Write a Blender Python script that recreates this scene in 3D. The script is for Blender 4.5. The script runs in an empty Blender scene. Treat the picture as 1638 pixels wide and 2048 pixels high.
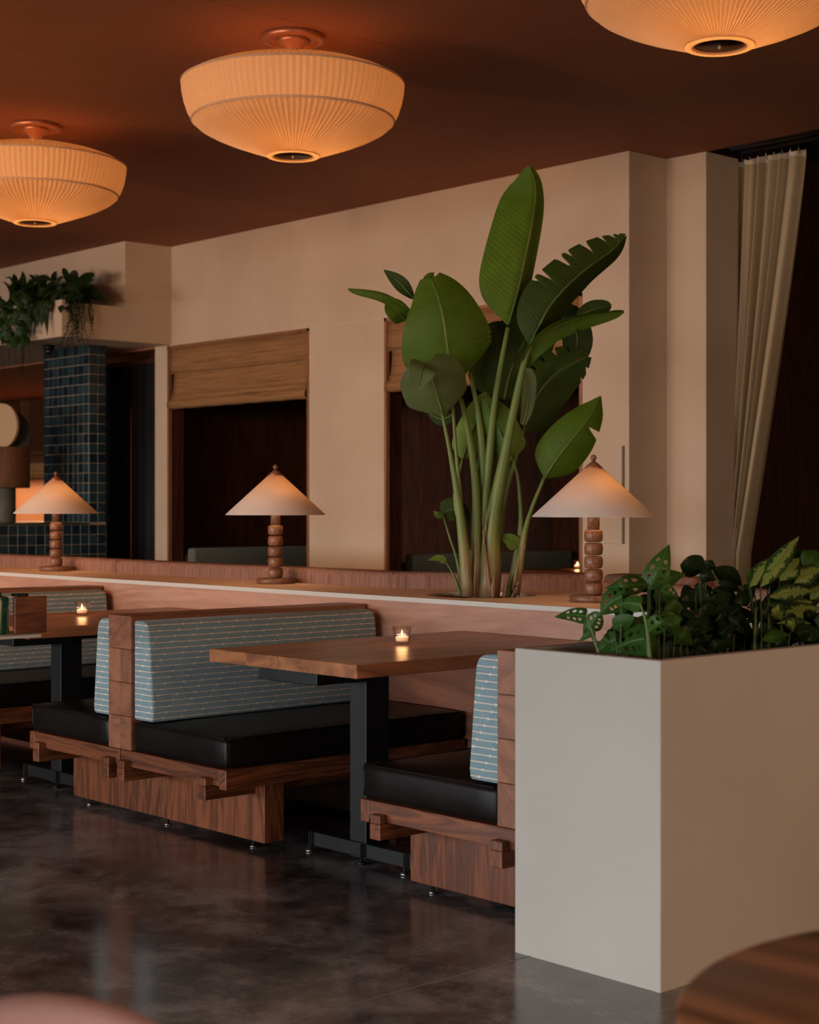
import bpy, bmesh, math, random
from mathutils import Vector, Matrix
random.seed(7)
PI = math.pi
SC = bpy.context.scene
COL = SC.collection

# ------------------------------------------------------------------ camera
F_PX, CAM_H, Y_HOR, CX, VPL = 3250.0, 1.34, 1013.0, 819.0, -2130.0
TH = math.atan2(CX - VPL, F_PX)
FWD = Vector((-math.cos(TH), math.sin(TH), 0)); RGT = Vector((math.sin(TH), math.cos(TH), 0)); UP = Vector((0, 0, 1))
CAMP = Vector((0, 0, CAM_H))
cd = bpy.data.cameras.new('camera'); cam = bpy.data.objects.new('camera', cd); COL.objects.link(cam)
cd.sensor_fit = 'HORIZONTAL'; cd.sensor_width = 24.0; cd.lens = 24.0 * F_PX / 1638.0
cd.shift_y = (Y_HOR - 1024.0) / 1638.0
cam.matrix_world = Matrix(((RGT.x, UP.x, -FWD.x, CAMP.x), (RGT.y, UP.y, -FWD.y, CAMP.y), (RGT.z, UP.z, -FWD.z, CAMP.z), (0, 0, 0, 1)))
cd.clip_start = 0.05; cd.clip_end = 200
cd.dof.use_dof = True; cd.dof.focus_distance = 6.6; cd.dof.aperture_fstop = 4.0
SC.camera = cam

# ------------------------------------------------------------------ world, daylight, exposure
SC.view_settings.view_transform = 'Standard'; SC.view_settings.look = 'None'
SC.view_settings.gamma = 1.0; SC.view_settings.use_curve_mapping = False
SC.view_settings.exposure = 0.55
w = bpy.data.worlds.new('world'); SC.world = w; w.use_nodes = True
bg = w.node_tree.nodes['Background']; bg.inputs['Color'].default_value = (0.62, 0.74, 0.9, 1); bg.inputs['Strength'].default_value = 0.4
WIN_Y = -9.0
WINDOWS = [(-17.6, -14.6), (-14.0, -11.0), (-10.4, -7.4), (-6.8, -3.8), (-3.2, -0.2), (0.4, 3.4)]
WIN_Z = (0.25, 2.05)
SKY_Y, SKY_Z = -12.6, (1.15, 4.6)
DAY_POWER = 925.0
for a, b in WINDOWS:   # bright sky above the horizon outside each window
    ld = bpy.data.lights.new('daylight', 'AREA'); ld.shape = 'RECTANGLE'
    ld.size = b - a + .6; ld.size_y = SKY_Z[1] - SKY_Z[0]; ld.energy = DAY_POWER; ld.color = (0.93, 0.97, 1.0)
    lo = bpy.data.objects.new('daylight', ld); COL.objects.link(lo)
    lo.location = ((a + b) / 2, SKY_Y, sum(SKY_Z) / 2); lo.rotation_euler = (PI / 2, 0, 0)   # shines along +Y
# added warm fill spots without fixtures, outside the view, tinting the back wall
for p, q, e in (((-9.3, 1.0, 2.5), (-11.5, 9.7, 2.9), 275), ((-6.6, .6, 2.5), (-8.6, 9.7, 2.9), 205), ((-13.2, 1.4, 2.5), (-14.6, 9.7, 2.9), 205)):
    ld = bpy.data.lights.new('warm_fill_spot', 'SPOT'); ld.energy = e; ld.color = (1, .45, .14); ld.spot_size = 1.65; ld.spot_blend = 1; ld.shadow_soft_size = .22
    lo = bpy.data.objects.new('warm_fill_spot', ld); COL.objects.link(lo); lo.location = p
    lo.rotation_euler = (Vector(q) - Vector(p)).to_track_quat('-Z', 'Y').to_euler()
# added warm side fill, set in made-up windows of the unseen right-hand wall
WARM_X = 4.0
WARM_FILL_WIN = [(.4, 2.8), (3.3, 5.7)]
for a, b in WARM_FILL_WIN:
    ld = bpy.data.lights.new('warm_side_fill', 'AREA'); ld.shape = 'RECTANGLE'; ld.size = b - a - .1; ld.size_y = 2.6; ld.energy = 60.0; ld.color = (1.0, .58, .28)
    lo = bpy.data.objects.new('warm_side_fill', ld); COL.objects.link(lo); lo.location = (WARM_X + .02, (a + b) / 2, 2.2); lo.rotation_euler = (0, PI / 2, 0)


def pray(px, py): return FWD + RGT * ((px - CX) / F_PX) - UP * ((py - Y_HOR) / F_PX)
def at_d(px, py, D): return CAMP + pray(px, py) * D
def at_z(px, py, z): v = pray(px, py); return CAMP + v * ((z - CAM_H) / v.z)
def at_y(px, py, y): v = pray(px, py); return CAMP + v * (y / v.y)
def at_x(px, py, x): v = pray(px, py); return CAMP + v * (x / v.x)

# ------------------------------------------------------------------ materials
MATS = {}
class NT:
    def __init__(s, name):
        s.m = bpy.data.materials.new(name); s.m.use_nodes = True; s.t = s.m.node_tree
        s.b = s.t.nodes['Principled BSDF']; s.out = s.t.nodes['Material Output']
    def n(s, t, **k):
        q = s.t.nodes.new(t)
        for a, v in k.items(): setattr(q, a, v)
        return q
    def l(s, a, b): s.t.links.new(a, b)
    def val(s, node, **k):
        for a, v in k.items(): node.inputs[a].default_value = v
        return node
    def coord(s, kind='Object', scale=(1, 1, 1), rnd=0.0):
        tc = s.n('ShaderNodeTexCoord'); mp = s.n('ShaderNodeMapping'); mp.inputs['Scale'].default_value = scale
        s.l(tc.outputs[kind], mp.inputs['Vector'])
        if rnd:
            oi = s.n('ShaderNodeObjectInfo'); mu = s.math('MULTIPLY', oi.outputs['Random'], rnd)
            cb = s.n('ShaderNodeCombineXYZ')
            for i in range(3): s.l(mu, cb.inputs[i])
            s.l(cb.outputs[0], mp.inputs['Location'])
        return mp.outputs[0]
    def math(s, op, a, b=None, c=None, clamp=False):
        q = s.n('ShaderNodeMath', operation=op, use_clamp=clamp)
        for i, v in enumerate((a, b, c)):
            if v is None: continue
            if isinstance(v, (int, float)): q.inputs[i].default_value = v
            else: s.l(v, q.inputs[i])
        return q.outputs[0]
    def noise(s, vec, scale, detail=4, rough=.55, dist=0):
        q = s.n('ShaderNodeTexNoise'); s.val(q, Scale=scale, Detail=detail, Roughness=rough, Distortion=dist); s.l(vec, q.inputs['Vector']); return q.outputs['Fac']
    def ramp(s, fac, stops):
        q = s.n('ShaderNodeValToRGB'); e = q.color_ramp.elements
        while len(e) < len(stops): e.new(.5)
        for i, (p, c) in enumerate(stops): e[i].position = p; e[i].color = (*c, 1)
        s.l(fac, q.inputs['Fac']); return q.outputs['Color']
    def mix(s, fac, a, b, blend='MIX'):
        q = s.n('ShaderNodeMix', data_type='RGBA', blend_type=blend)
        for sock, v in ((q.inputs[0], fac), (q.inputs[6], a), (q.inputs[7], b)):
            if isinstance(v, (int, float)): sock.default_value = v
            elif isinstance(v, tuple): sock.default_value = (*v, 1)
            else: s.l(v, sock)
        return q.outputs[2]
    def bump(s, h, strength=.2, dist=.01):
        q = s.n('ShaderNodeBump'); s.val(q, Strength=strength, Distance=dist); s.l(h, q.inputs['Height']); s.l(q.outputs[0], s.b.inputs['Normal']); return q
    def base(s, c, rough=.5, metal=0, spec=.5):
        if isinstance(c, tuple): s.b.inputs['Base Color'].default_value = (*c, 1)
        else: s.l(c, s.b.inputs['Base Color'])
        s.b.inputs['Roughness'].default_value = rough; s.b.inputs['Metallic'].default_value = metal
        s.b.inputs['Specular IOR Level'].default_value = spec
        return s

def m_plain(name, c, rough=.5, metal=0, spec=.5):
    if name not in MATS: MATS[name] = NT(name).base(c, rough, metal, spec).m
    return MATS[name]

def m_noise(name, c1, c2, scale, rough=.6, bump=.1, spec=.3, detail=5, stretch=(1, 1, 1), bscale=None, bdist=.004):
    if name in MATS: return MATS[name]
    n = NT(name); v = n.coord('Object', stretch, .0)
    f = n.noise(v, scale, detail); n.base(n.ramp(f, [(.3, c1), (.7, c2)]), rough, 0, spec)
    if bump: n.bump(n.noise(v, bscale or scale * 6, 4), bump, bdist)
    MATS[name] = n.m; return n.m

def m_wood(name, dark, light, axis='Y', rough=.38, ring=9.0, spec=.4, stretch=.09):
    key = name + axis
    if key in MATS: return MATS[key]
    n = NT(key); sc = [1, 1, 1]; sc['XYZ'.index(axis)] = stretch
    v = n.coord('Object', tuple(sc), 37.0)
    big = n.noise(v, ring, 3, .5, 1.2)
    fine = n.noise(v, ring * 22, 3, .6, .2)
    tr_ = n.math('ABSOLUTE', n.math('SUBTRACT', n.math('MULTIPLY', n.math('FRACT', n.math('MULTIPLY', big, 6.5)), 2.0), 1.0))
    f = n.math('ADD', n.math('MULTIPLY', tr_, .5), n.math('MULTIPLY', fine, .5))
    col = n.ramp(f, [(.12, dark), (.85, light)])
    oi = n.n('ShaderNodeObjectInfo'); hv = n.n('ShaderNodeHueSaturation')
    n.l(n.math('MULTIPLY_ADD', oi.outputs['Random'], .3, .86), hv.inputs['Value']); n.l(col, hv.inputs['Color'])
    n.base(hv.outputs[0], rough, 0, spec); n.bump(fine, .08, .002)
    MATS[key] = n.m; return n.m

WAL_D, WAL_L = (.048, .013, .005), (.22, .066, .024)
def walnut(axis): return m_wood('walnut', WAL_D, WAL_L, axis)
def oak(axis): return m_wood('pink_oak', (.40, .20, .135), (.56, .31, .22), axis, .5, 4, .3)
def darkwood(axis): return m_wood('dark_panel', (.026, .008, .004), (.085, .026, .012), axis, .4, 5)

PLANTERP = m_noise('planter_plaster', (.42, .385, .34), (.48, .44, .39), 1.3, .85, .12, .15, 6, bscale=22, bdist=.003)  # plaster toned greyer and darker here to even out the light falloff
PLASTER = m_noise('plaster', (.53, .415, .305), (.62, .50, .38), 1.3, .85, .12, .15, 6, bscale=22, bdist=.003)  # warmer wall tone stands in for part of the warm light
CEIL = m_noise('terracotta_ceiling', (.27, .105, .055), (.33, .135, .072), .6, .75, .04, .2)
BLACK = m_plain('black_steel', (.006, .006, .006), .45, 0, .3)
CHROME = m_plain('chrome', (.35, .34, .33), .3, 1)
BRONZE = m_plain('bronze', (.42, .17, .09), .36, .6)
LEATHER = m_noise('black_leather', (.006, .0045, .004), (.012, .009, .0075), 3, .34, .12, .10, 4, bscale=30, bdist=.004)
SOIL = m_noise('soil', (.02, .011, .006), (.10, .05, .028), 40, .95, .6, .1, bdist=.01)
FIBRE = m_noise('coir', (.14, .065, .03), (.42, .22, .12), 60, .95, .5, .1)
CREAM = m_plain('cream_edge', (.56, .53, .47), .6)
GROUT = m_noise('grout', (.27, .22, .14), (.36, .29, .19), 9, .9, .1)
WAX = NT('wax'); WAX.base((.85, .72, .58), .5); WAX.b.inputs['Emission Color'].default_value = (1, .42, .2, 1); WAX.b.inputs['Emission Strength'].default_value = .35; WAX = WAX.m  # emission stands in for flame light glowing through the wax

def m_floor():
    n = NT('polished_concrete'); v = n.coord('Object', (1, 1, 1))
    a = n.noise(v, .75, 6, .62, .6); b = n.noise(v, 4.5, 6, .7, .4); c = n.noise(v, 60, 3, .7)
    f = n.math('ADD', n.math('MULTIPLY', a, .55), n.math('ADD', n.math('MULTIPLY', b, .35), n.math('MULTIPLY', c, .10)))
    col = n.ramp(f, [(.42, (.032, .026, .024)), (.5, (.125, .11, .108)), (.585, (.31, .285, .28))])
    n.base(col, .2, 0, .85)
    n.l(n.math('MULTIPLY_ADD', b, .2, .07), n.b.inputs['Roughness']); n.bump(b, .02, .003); return n.m
FLOOR = m_floor()

def m_tweed(name, c1, c2, stripe, stripe_dark=1.0):
    n = NT(name); v = n.coord('Object')
    weave = n.noise(n.coord('Object', (1, 1, 1)), 170, 2, .7)
    big = n.noise(v, 14, 4, .7)
    col = n.mix(n.math('MULTIPLY', n.math('ADD', weave, big), .5), c1, c2)
    sep = n.n('ShaderNodeSeparateXYZ'); n.l(v, sep.inputs[0])
    wob = n.math('MULTIPLY', n.math('SUBTRACT', n.noise(v, 25, 2), .5), .0035)
    z = n.math('ADD', sep.outputs[2], wob)
    row = n.math('MULTIPLY', z, 1 / .0235)
    tri = n.math('ABSOLUTE', n.math('SUBTRACT', n.math('FRACT', row), .5))          # 0 at yarn centre
    rid = n.math('FLOOR', row)
    along = n.math('ADD', n.math('ADD', sep.outputs[0], sep.outputs[1]), n.math('MULTIPLY', rid, .347))
    nub = n.math('ABSOLUTE', n.math('SUBTRACT', n.math('FRACT', n.math('MULTIPLY', along, 11)), .5))
    nubm = n.math('SUBTRACT', 1.0, n.math('MULTIPLY', nub, 13.0), clamp=True)
    width = n.math('MULTIPLY_ADD', nubm, .14, .125)
    mask = n.math('MULTIPLY', n.math('SUBTRACT', width, tri, clamp=True), 16.0, clamp=True)
    n.base(n.mix(mask, col, stripe), .9, 0, .1)
    h = n.math('ADD', n.math('MULTIPLY', mask, 1.0), n.math('MULTIPLY', weave, .5))
    n.bump(h, .8, .006); n.b.inputs['Sheen Weight'].default_value = .15
    return n.m
TWEED = m_tweed('blue_tweed', (.09, .15, .175), (.33, .45, .48), (.72, .64, .54))

def m_cord():
    n = NT('brown_cord'); v = n.coord('Object')
    f = n.noise(n.coord('Object', (60, 60, 1.5)), 1.6, 3, .7)
    n.base(n.ramp(f, [(.3, (.15, .072, .052)), (.7, (.31, .165, .12))]), .95, 0, .1); n.bump(f, .4, .004); return n.m
CORD = m_cord()

def m_linen(name, col):
    n = NT(name); f = n.noise(n.coord('Object', (3, 3, 40)), 4, 3)
    n.base(n.mix(f, tuple(c * .92 for c in col), col), .9, 0, .1); n.bump(f, .1, .002); return n.m
CURT = m_linen('curtain_linen', (.44, .35, .22))

def m_shade(name, col, trans, mixf=.5, grain=True):
    if name in MATS: return MATS[name]
    n = NT(name); n.base(col, .9, 0, .05)
    tr = n.n('ShaderNodeBsdfTranslucent'); tr.inputs['Color'].default_value = (*trans, 1)
    mx = n.n('ShaderNodeMixShader'); mx.inputs[0].default_value = mixf
    n.l(n.b.outputs[0], mx.inputs[1]); n.l(tr.outputs[0], mx.inputs[2]); n.l(mx.outputs[0], n.out.inputs['Surface']); MATS[name] = n.m; return n.m
SHADE_C = m_shade('pleated_silk', (.70, .55, .36), (.80, .50, .25), .5)
SHADE_T = m_shade('lamp_linen', (.70, .645, .59), (.80, .60, .42), .38)

def m_leaf(name, c1, c2, vein, nv=34, trans=.3, spots=None, rough=.42, skew=.25):
    n = NT(name); uv = n.n('ShaderNodeUVMap'); sep = n.n('ShaderNodeSeparateXYZ'); n.l(uv.outputs[0], sep.inputs[0])
    au = n.math('ABSOLUTE', n.math('SUBTRACT', n.math('MULTIPLY', sep.outputs[0], 2.0), 1.0))
    t = n.math('SUBTRACT', sep.outputs[1], n.math('MULTIPLY', au, skew * .35))
    wv = n.math('FRACT', n.math('MULTIPLY', t, nv)); rib = n.math('ABSOLUTE', n.math('SUBTRACT', wv, .5))
    v = n.coord('Object'); nz = n.noise(v, 9, 4, .6)
    fac = n.math('ADD', n.math('MULTIPLY', nz, .75), n.math('MULTIPLY', rib, .5), clamp=True)
    col = n.mix(fac, c1, c2)
    if spots:
        s = n.noise(n.coord('Object', (1, 1, 1)), 55, 3, .6, .5)
        sm = n.math('MULTIPLY', n.math('SUBTRACT', n.math('SUBTRACT', s, .46), n.math('MULTIPLY', n.math('SUBTRACT', au, .55), .5)), 14, clamp=True)
        col = n.mix(sm, col, spots)
    mid = n.math('MULTIPLY', n.math('SUBTRACT', .05, au, clamp=True), 22, clamp=True)
    col = n.mix(mid, col, vein)
    oi = n.n('ShaderNodeObjectInfo'); hv = n.n('ShaderNodeHueSaturation'); n.l(n.math('MULTIPLY_ADD', oi.outputs['Random'], .35, .82), hv.inputs['Value']); n.l(col, hv.inputs['Color'])
    n.base(hv.outputs[0], rough, 0, .22); n.bump(rib, .3, .004)
    tr = n.n('ShaderNodeBsdfTranslucent'); n.l(hv.outputs[0], tr.inputs['Color'])
    mx = n.n('ShaderNodeMixShader'); mx.inputs[0].default_value = trans
    n.l(n.b.outputs[0], mx.inputs[1]); n.l(tr.outputs[0], mx.inputs[2]); n.l(mx.outputs[0], n.out.inputs['Surface']); return n.m
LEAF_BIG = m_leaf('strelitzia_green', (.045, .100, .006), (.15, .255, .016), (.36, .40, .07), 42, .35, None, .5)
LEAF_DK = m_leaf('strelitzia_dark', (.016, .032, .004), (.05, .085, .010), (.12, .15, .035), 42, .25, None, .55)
LEAF_LT = m_leaf('strelitzia_light', (.10, .18, .022), (.20, .31, .045), (.34, .40, .10), 34, .35, None, .5)
LEAF_GREY = m_leaf('strelitzia_underside', (.08, .115, .035), (.155, .205, .07), (.24, .28, .10), 38, .25)
LEAF_MON = m_leaf('monstera_green', (.016, .05, .008), (.06, .14, .02), (.10, .19, .05), 9, .25, None, .35, .8)
LEAF_POT = m_leaf('dark_glossy', (.005, .015, .004), (.014, .034, .009), (.025, .05, .016), 9, .12, None, .32, .8)
LEAF_AGL = m_leaf('variegated', (.010, .030, .007), (.035, .08, .014), (.06, .11, .03), 12, .2, (.19, .25, .055), .38, .8)
LEAF_FERN = m_leaf('fern_green', (.006, .017, .003), (.02, .045, .008), (.02, .04, .01), 9, .2, None, .5, .8)
LEAF_TRAIL = m_leaf('trailing_green', (.012, .038, .008), (.035, .085, .02), (.05, .10, .03), 7, .25, None, .45, .8)

def m_stalk():
    n = NT('stalk'); v = n.coord('Object'); sep = n.n('ShaderNodeSeparateXYZ'); n.l(v, sep.inputs[0])
    g = n.noise(n.coord('Object', (9, 9, 1.2)), 4, 4, .6)
    h = n.math('ADD', n.math('MULTIPLY', sep.outputs[2], 1.5), n.math('MULTIPLY', n.math('SUBTRACT', g, .5), 1.3))
    n.base(n.ramp(h, [(.06, (.20, .115, .062)), (.28, (.24, .19, .075)), (.5, (.19, .22, .05)), (.85, (.12, .17, .035))]), .45, 0, .35); n.bump(g, .2, .004); return n.m
STALK = m_stalk()
SHEATH = m_noise('dry_sheath', (.085, .038, .02), (.34, .20, .12), 7, .8, .4, .15, 5, (6, 6, 1))
STEM_G = m_noise('green_stem', (.06, .10, .02), (.14, .19, .05), 12, .5, .05)

STEM_D = m_noise('dark_stem', (.02, .04, .01), (.05, .08, .02), 12, .5, .05)
def m_blind():
    n = NT('woven_bamboo'); v = n.coord('Object')
    reed = n.noise(n.coord('Object', (1.2, 1, 70)), 1.0, 4, .8)
    sep = n.n('ShaderNodeSeparateXYZ'); n.l(v, sep.inputs[0])
    th = n.math('ABSOLUTE', n.math('SUBTRACT', n.math('FRACT', n.math('MULTIPLY', sep.outputs[0], 1 / .036)), .5))
    thm = n.math('MULTIPLY', n.math('SUBTRACT', .16, th, clamp=True), 8, clamp=True)
    col = n.ramp(reed, [(.3, (.14, .062, .022)), (.48, (.33, .175, .075)), (.72, (.44, .26, .125))])
    n.base(n.mix(n.math('MULTIPLY', thm, .75), col, (.11, .045, .016)), .8, 0, .15); n.bump(reed, .6, .008); return n.m
BLIND = m_blind()

def m_tile():
    n = NT('teal_glaze'); oi = n.n('ShaderNodeObjectInfo')
    col = n.ramp(oi.outputs['Random'], [(0, (.006, .012, .026)), (.35, (.012, .032, .046)), (.7, (.02, .055, .066)), (1, (.032, .075, .085))])
    f = n.noise(n.coord('Object'), 14, 3); n.base(n.mix(n.math('MULTIPLY', f, .6), col, (.008, .02, .03)), .27, 0, .45); n.bump(f, .15, .003); return n.m
TILE = m_tile()

def m_glass():
    n = NT('candle_glass'); gl = n.n('ShaderNodeBsdfGlossy'); gl.inputs['Roughness'].default_value = .04
    tp = n.n('ShaderNodeBsdfTransparent'); tp.inputs['Color'].default_value = (.98, .97, .96, 1)
    lw = n.n('ShaderNodeLayerWeight'); lw.inputs['Blend'].default_value = .28
    mx = n.n('ShaderNodeMixShader'); n.l(n.math('MULTIPLY_ADD', lw.outputs['Facing'], .42, .03), mx.inputs[0])
    n.l(tp.outputs[0], mx.inputs[1]); n.l(gl.outputs[0], mx.inputs[2]); n.l(mx.outputs[0], n.out.inputs['Surface']); return n.m
GLASS = m_glass()
def m_emit(name, c, s):
    n = NT(name); n.base((0, 0, 0), .5); n.b.inputs['Emission Color'].default_value = (*c, 1); n.b.inputs['Emission Strength'].default_value = s; return n.m
FLAME = m_emit('flame', (1.0, .60, .28), 5)

# ------------------------------------------------------------------ mesh helpers
def origin(p):
    o = Vector((0, 0, 0))
    while p is not None: o += p.location; p = p.parent
    return o
def tag(o, label=None, cat=None, group=None, kind=None):
    if label: o['label'] = label
    if cat: o['category'] = cat
    if group: o['group'] = group
    if kind: o['kind'] = kind
    return o
def thing(name, loc, label, cat, group=None):
    o = bpy.data.objects.new(name, None); COL.objects.link(o); o.location = loc; o.empty_display_size = .1
    return tag(o, label, cat, group)
def mesh(name, verts, faces, mat, parent=None, smooth=False, uvs=None):
    og = origin(parent)
    me = bpy.data.meshes.new(name); me.from_pydata([tuple(Vector(v) - og) for v in verts], [], faces)
    me.materials.append(mat)
    if smooth: me.polygons.foreach_set('use_smooth', [True] * len(me.polygons))
    if uvs:
        ul = me.uv_layers.new(name='UVMap')
        for lp in me.loops: ul.data[lp.index].uv = uvs[lp.vertex_index]
    me.update()
    o = bpy.data.objects.new(name, me); COL.objects.link(o); o.parent = parent
    return o
def bm_obj(name, bm, mat, parent=None, smooth=False):
    og = origin(parent); bmesh.ops.translate(bm, verts=bm.verts, vec=-og)
    bmesh.ops.recalc_face_normals(bm, faces=bm.faces)
    me = bpy.data.meshes.new(name); bm.to_mesh(me); bm.free(); me.materials.append(mat)
    if smooth: me.polygons.foreach_set('use_smooth', [True] * len(me.polygons))
    o = bpy.data.objects.new(name, me); COL.objects.link(o); o.parent = parent
    return o
def add_box(bm, x0, x1, y0, y1, z0, z1, bev=0, seg=2):
    r = bmesh.ops.create_cube(bm, size=1)['verts']
    for v in r: v.co = Vector(((x0 + x1) / 2 + v.co.x * (x1 - x0), (y0 + y1) / 2 + v.co.y * (y1 - y0), (z0 + z1) / 2 + v.co.z * (z1 - z0)))
    if bev:
        ed = {e for v in r for e in v.link_edges}
        bmesh.ops.bevel(bm, geom=list(ed), offset=bev, segments=seg, profile=.5, affect='EDGES')
def box(name, x0, x1, y0, y1, z0, z1, mat, parent=None, bev=0, seg=2, smooth=False):
    bm = bmesh.new(); add_box(bm, min(x0, x1), max(x0, x1), min(y0, y1), max(y0, y1), z0, z1, bev, seg)
    return bm_obj(name, bm, mat, parent, smooth)
def boxes(name, lst, mat, parent=None, bev=0):
    bm = bmesh.new()
    for b in lst: add_box(bm, *b, bev)
    return bm_obj(name, bm, mat, parent)
def lathe(name, prof, c, mat, parent=None, n=40, smooth=True, cap=True):
    vs, fs = [], []
    for r, z in prof:
        for i in range(n):
            a = 2 * PI * i / n; vs.append((c[0] + r * math.cos(a), c[1] + r * math.sin(a), c[2] + z))
    for k in range(len(prof) - 1):
        for i in range(n):
            j = (i + 1) % n; fs.append((k * n + i, k * n + j, (k + 1) * n + j, (k + 1) * n + i))
    if cap:
        fs.append(tuple(range(n - 1, -1, -1))); m = (len(prof) - 1) * n; fs.append(tuple(range(m, m + n)))
    return mesh(name, vs, fs, mat, parent, smooth)
def catmull(pts, n):
    P = [Vector(p) for p in pts]
    if len(P) == 2: return [P[0].lerp(P[1], i / n) for i in range(n + 1)]
    P = [P[0] * 2 - P[1]] + P + [P[-1] * 2 - P[-2]]; m = len(P) - 3; out = []
    for i in range(n + 1):
        s = i / n * m; k = min(int(s), m - 1); t = s - k; a, b, c, d = P[k:k + 4]
        out.append(.5 * ((2 * b) + (c - a) * t + (2 * a - 5 * b + 4 * c - d) * t * t + (3 * b - a - 3 * c + d) * t ** 3))
    return out
def tube(name, pts, rad, mat, parent=None, n=8, seg=16, smooth=True, flat=1.0):
    C = catmull(pts, seg); vs, fs = [], []
    for i, p in enumerate(C):
        t = (C[min(i + 1, seg)] - C[max(i - 1, 0)]).normalized()
        a = t.cross(Vector((.31, .83, .46))).normalized() if abs(t.z) > .9 else t.cross(UP).normalized(); b = t.cross(a)
        s = i / seg * (len(rad) - 1); k = min(int(s), len(rad) - 2); r = rad[k] + (rad[k + 1] - rad[k]) * (s - k)
        for j in range(n):
            q = 2 * PI * j / n; vs.append(p + a * (r * math.cos(q)) + b * (r * flat * math.sin(q)))
    for i in range(seg):
        for j in range(n): fs.append((i * n + j, i * n + (j + 1) % n, (i + 1) * n + (j + 1) % n, (i + 1) * n + j))
    fs.append(tuple(range(n - 1, -1, -1))); fs.append(tuple(range(seg * n, seg * n + n)))
    return mesh(name, vs, fs, mat, parent, smooth)
def ring(name, R, r, c, mat, parent, n=64, m=8):
    prof = [(R + r * math.cos(2 * PI * k / m), r * math.sin(2 * PI * k / m)) for k in range(m + 1)]
    return lathe(name, prof, c, mat, parent, n, True, False)
def interp(tab, t):
    for k, ((a, x), (b, y)) in enumerate(zip(tab, tab[1:])):
        if t <= b:   # cubic through the table, no corners
            f = (t - a) / max(b - a, 1e-6); h = b - a
            m0 = (y - tab[k - 1][1]) / (b - tab[k - 1][0]) * h if k else (y - x)
            m1 = (tab[k + 2][1] - x) / (tab[k + 2][0] - a) * h if k + 2 < len(tab) else (y - x)
            return max(.0, (2 * f ** 3 - 3 * f * f + 1) * x + (f ** 3 - 2 * f * f + f) * m0 + (3 * f * f - 2 * f ** 3) * y + (f ** 3 - f * f) * m1)
    return tab[-1][1]
SHAPES = {
    'banana': [(0, .18), (.04, .5), (.1, .78), (.22, .98), (.35, 1), (.6, .88), (.8, .62), (.92, .36), (.97, .2), (1, .03)],
    'broad': [(0, .3), (.04, .62), (.12, .9), (.3, 1), (.6, .98), (.8, .8), (.92, .5), (1, .1)],
    'paddle': [(0, .30), (.05, .66), (.14, .92), (.3, 1), (.6, 1), (.78, .88), (.9, .68), (.96, .52), (1, .40)],
    'egg': [(0, .30), (.05, .64), (.15, .92), (.28, 1), (.45, .94), (.65, .79), (.82, .6), (.93, .42), (1, .22)],
    'strap': [(0, .45), (.2, .8), (.5, 1), (.8, .8), (.95, .45), (1, .1)],
    'ovate': [(0, .12), (.05, .5), (.15, .85), (.32, 1), (.55, .88), (.78, .52), (.92, .2), (1, .01)],
    'heart': [(0, .45), (.05, .8), (.15, 1), (.35, .98), (.6, .76), (.82, .4), (.94, .14), (1, .01)],
    'lance': [(0, .1), (.1, .45), (.3, .9), (.45, 1), (.65, .82), (.85, .42), (1, .01)],
    'blade': [(0, .6), (.3, 1), (.7, .7), (1, .02)],
}
def leaf(name, parent, pts, W, mat, shape='banana', aR=0., aL=0., tears=(), curl=0., seg=26, nw=5, holes=(), toward=None, wave=0., midrib=None, notch=()):
    """pts: 3D midrib from base to tip; W half width; aR/aL: turn of each half about the midrib (radians, + towards the viewer)"""
    C = catmull(pts, seg); tab = SHAPES[shape]; vs, fs, uvs = [], [], []; ph = random.random() * 6
    side_cols = [-(nw - k) / nw for k in range(nw)] + [0] + [(k + 1) / nw for k in range(nw)]
    for i, p in enumerate(C):
        t = i / seg; T = (C[min(i + 1, seg)] - C[max(i - 1, 0)]).normalized()
        N = (toward if toward is not None else (CAMP - p)).normalized(); N = N - T * N.dot(T)
        if N.length < 1e-3: N = UP - T * UP.dot(T)
        N.normalize(); S = T.cross(N)
        for u in side_cols:
            s = 1 if u >= 0 else -1; a = aR if s > 0 else aL
            wd = W * interp(tab, t)
            for (tt, dep, hw, sd) in tears:
                if sd == s and abs(t - tt) < hw: wd *= 1 - dep * (1 - abs(t - tt) / hw)
            au = abs(u)
            off = (S * (s * math.cos(a + curl * au)) + N * math.sin(a + curl * au)) * (wd * au)
            off += N * (wave * W * math.sin(ph + t * 17 + s) * au * au)
            vs.append(p + off + T * (W * .10 * au * au)); uvs.append(((u + 1) / 2, t))
    m = len(side_cols)
    for i in range(seg):
        for j in range(m - 1):
            u = (side_cols[j] + side_cols[j + 1]) / 2; t = (i + .5) / seg
            if any(((u - hu) / ru) ** 2 + ((t - ht) / rt) ** 2 < 1 for (hu, ht, ru, rt) in holes): continue
            fs.append((i * m + j, i * m + j + 1, (i + 1) * m + j + 1, (i + 1) * m + j))
    o = mesh(name, vs, fs, mat, parent, True, uvs)
    if midrib:
        r, mm = midrib; Cv = [c + ((toward if toward is not None else (CAMP - c)).normalized()) * (r * .5) for c in C[::4]]
        tube('midrib', Cv, [r * 1.1, r * .75, r * .25], mm, o, 6, 14)
    return o

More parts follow.
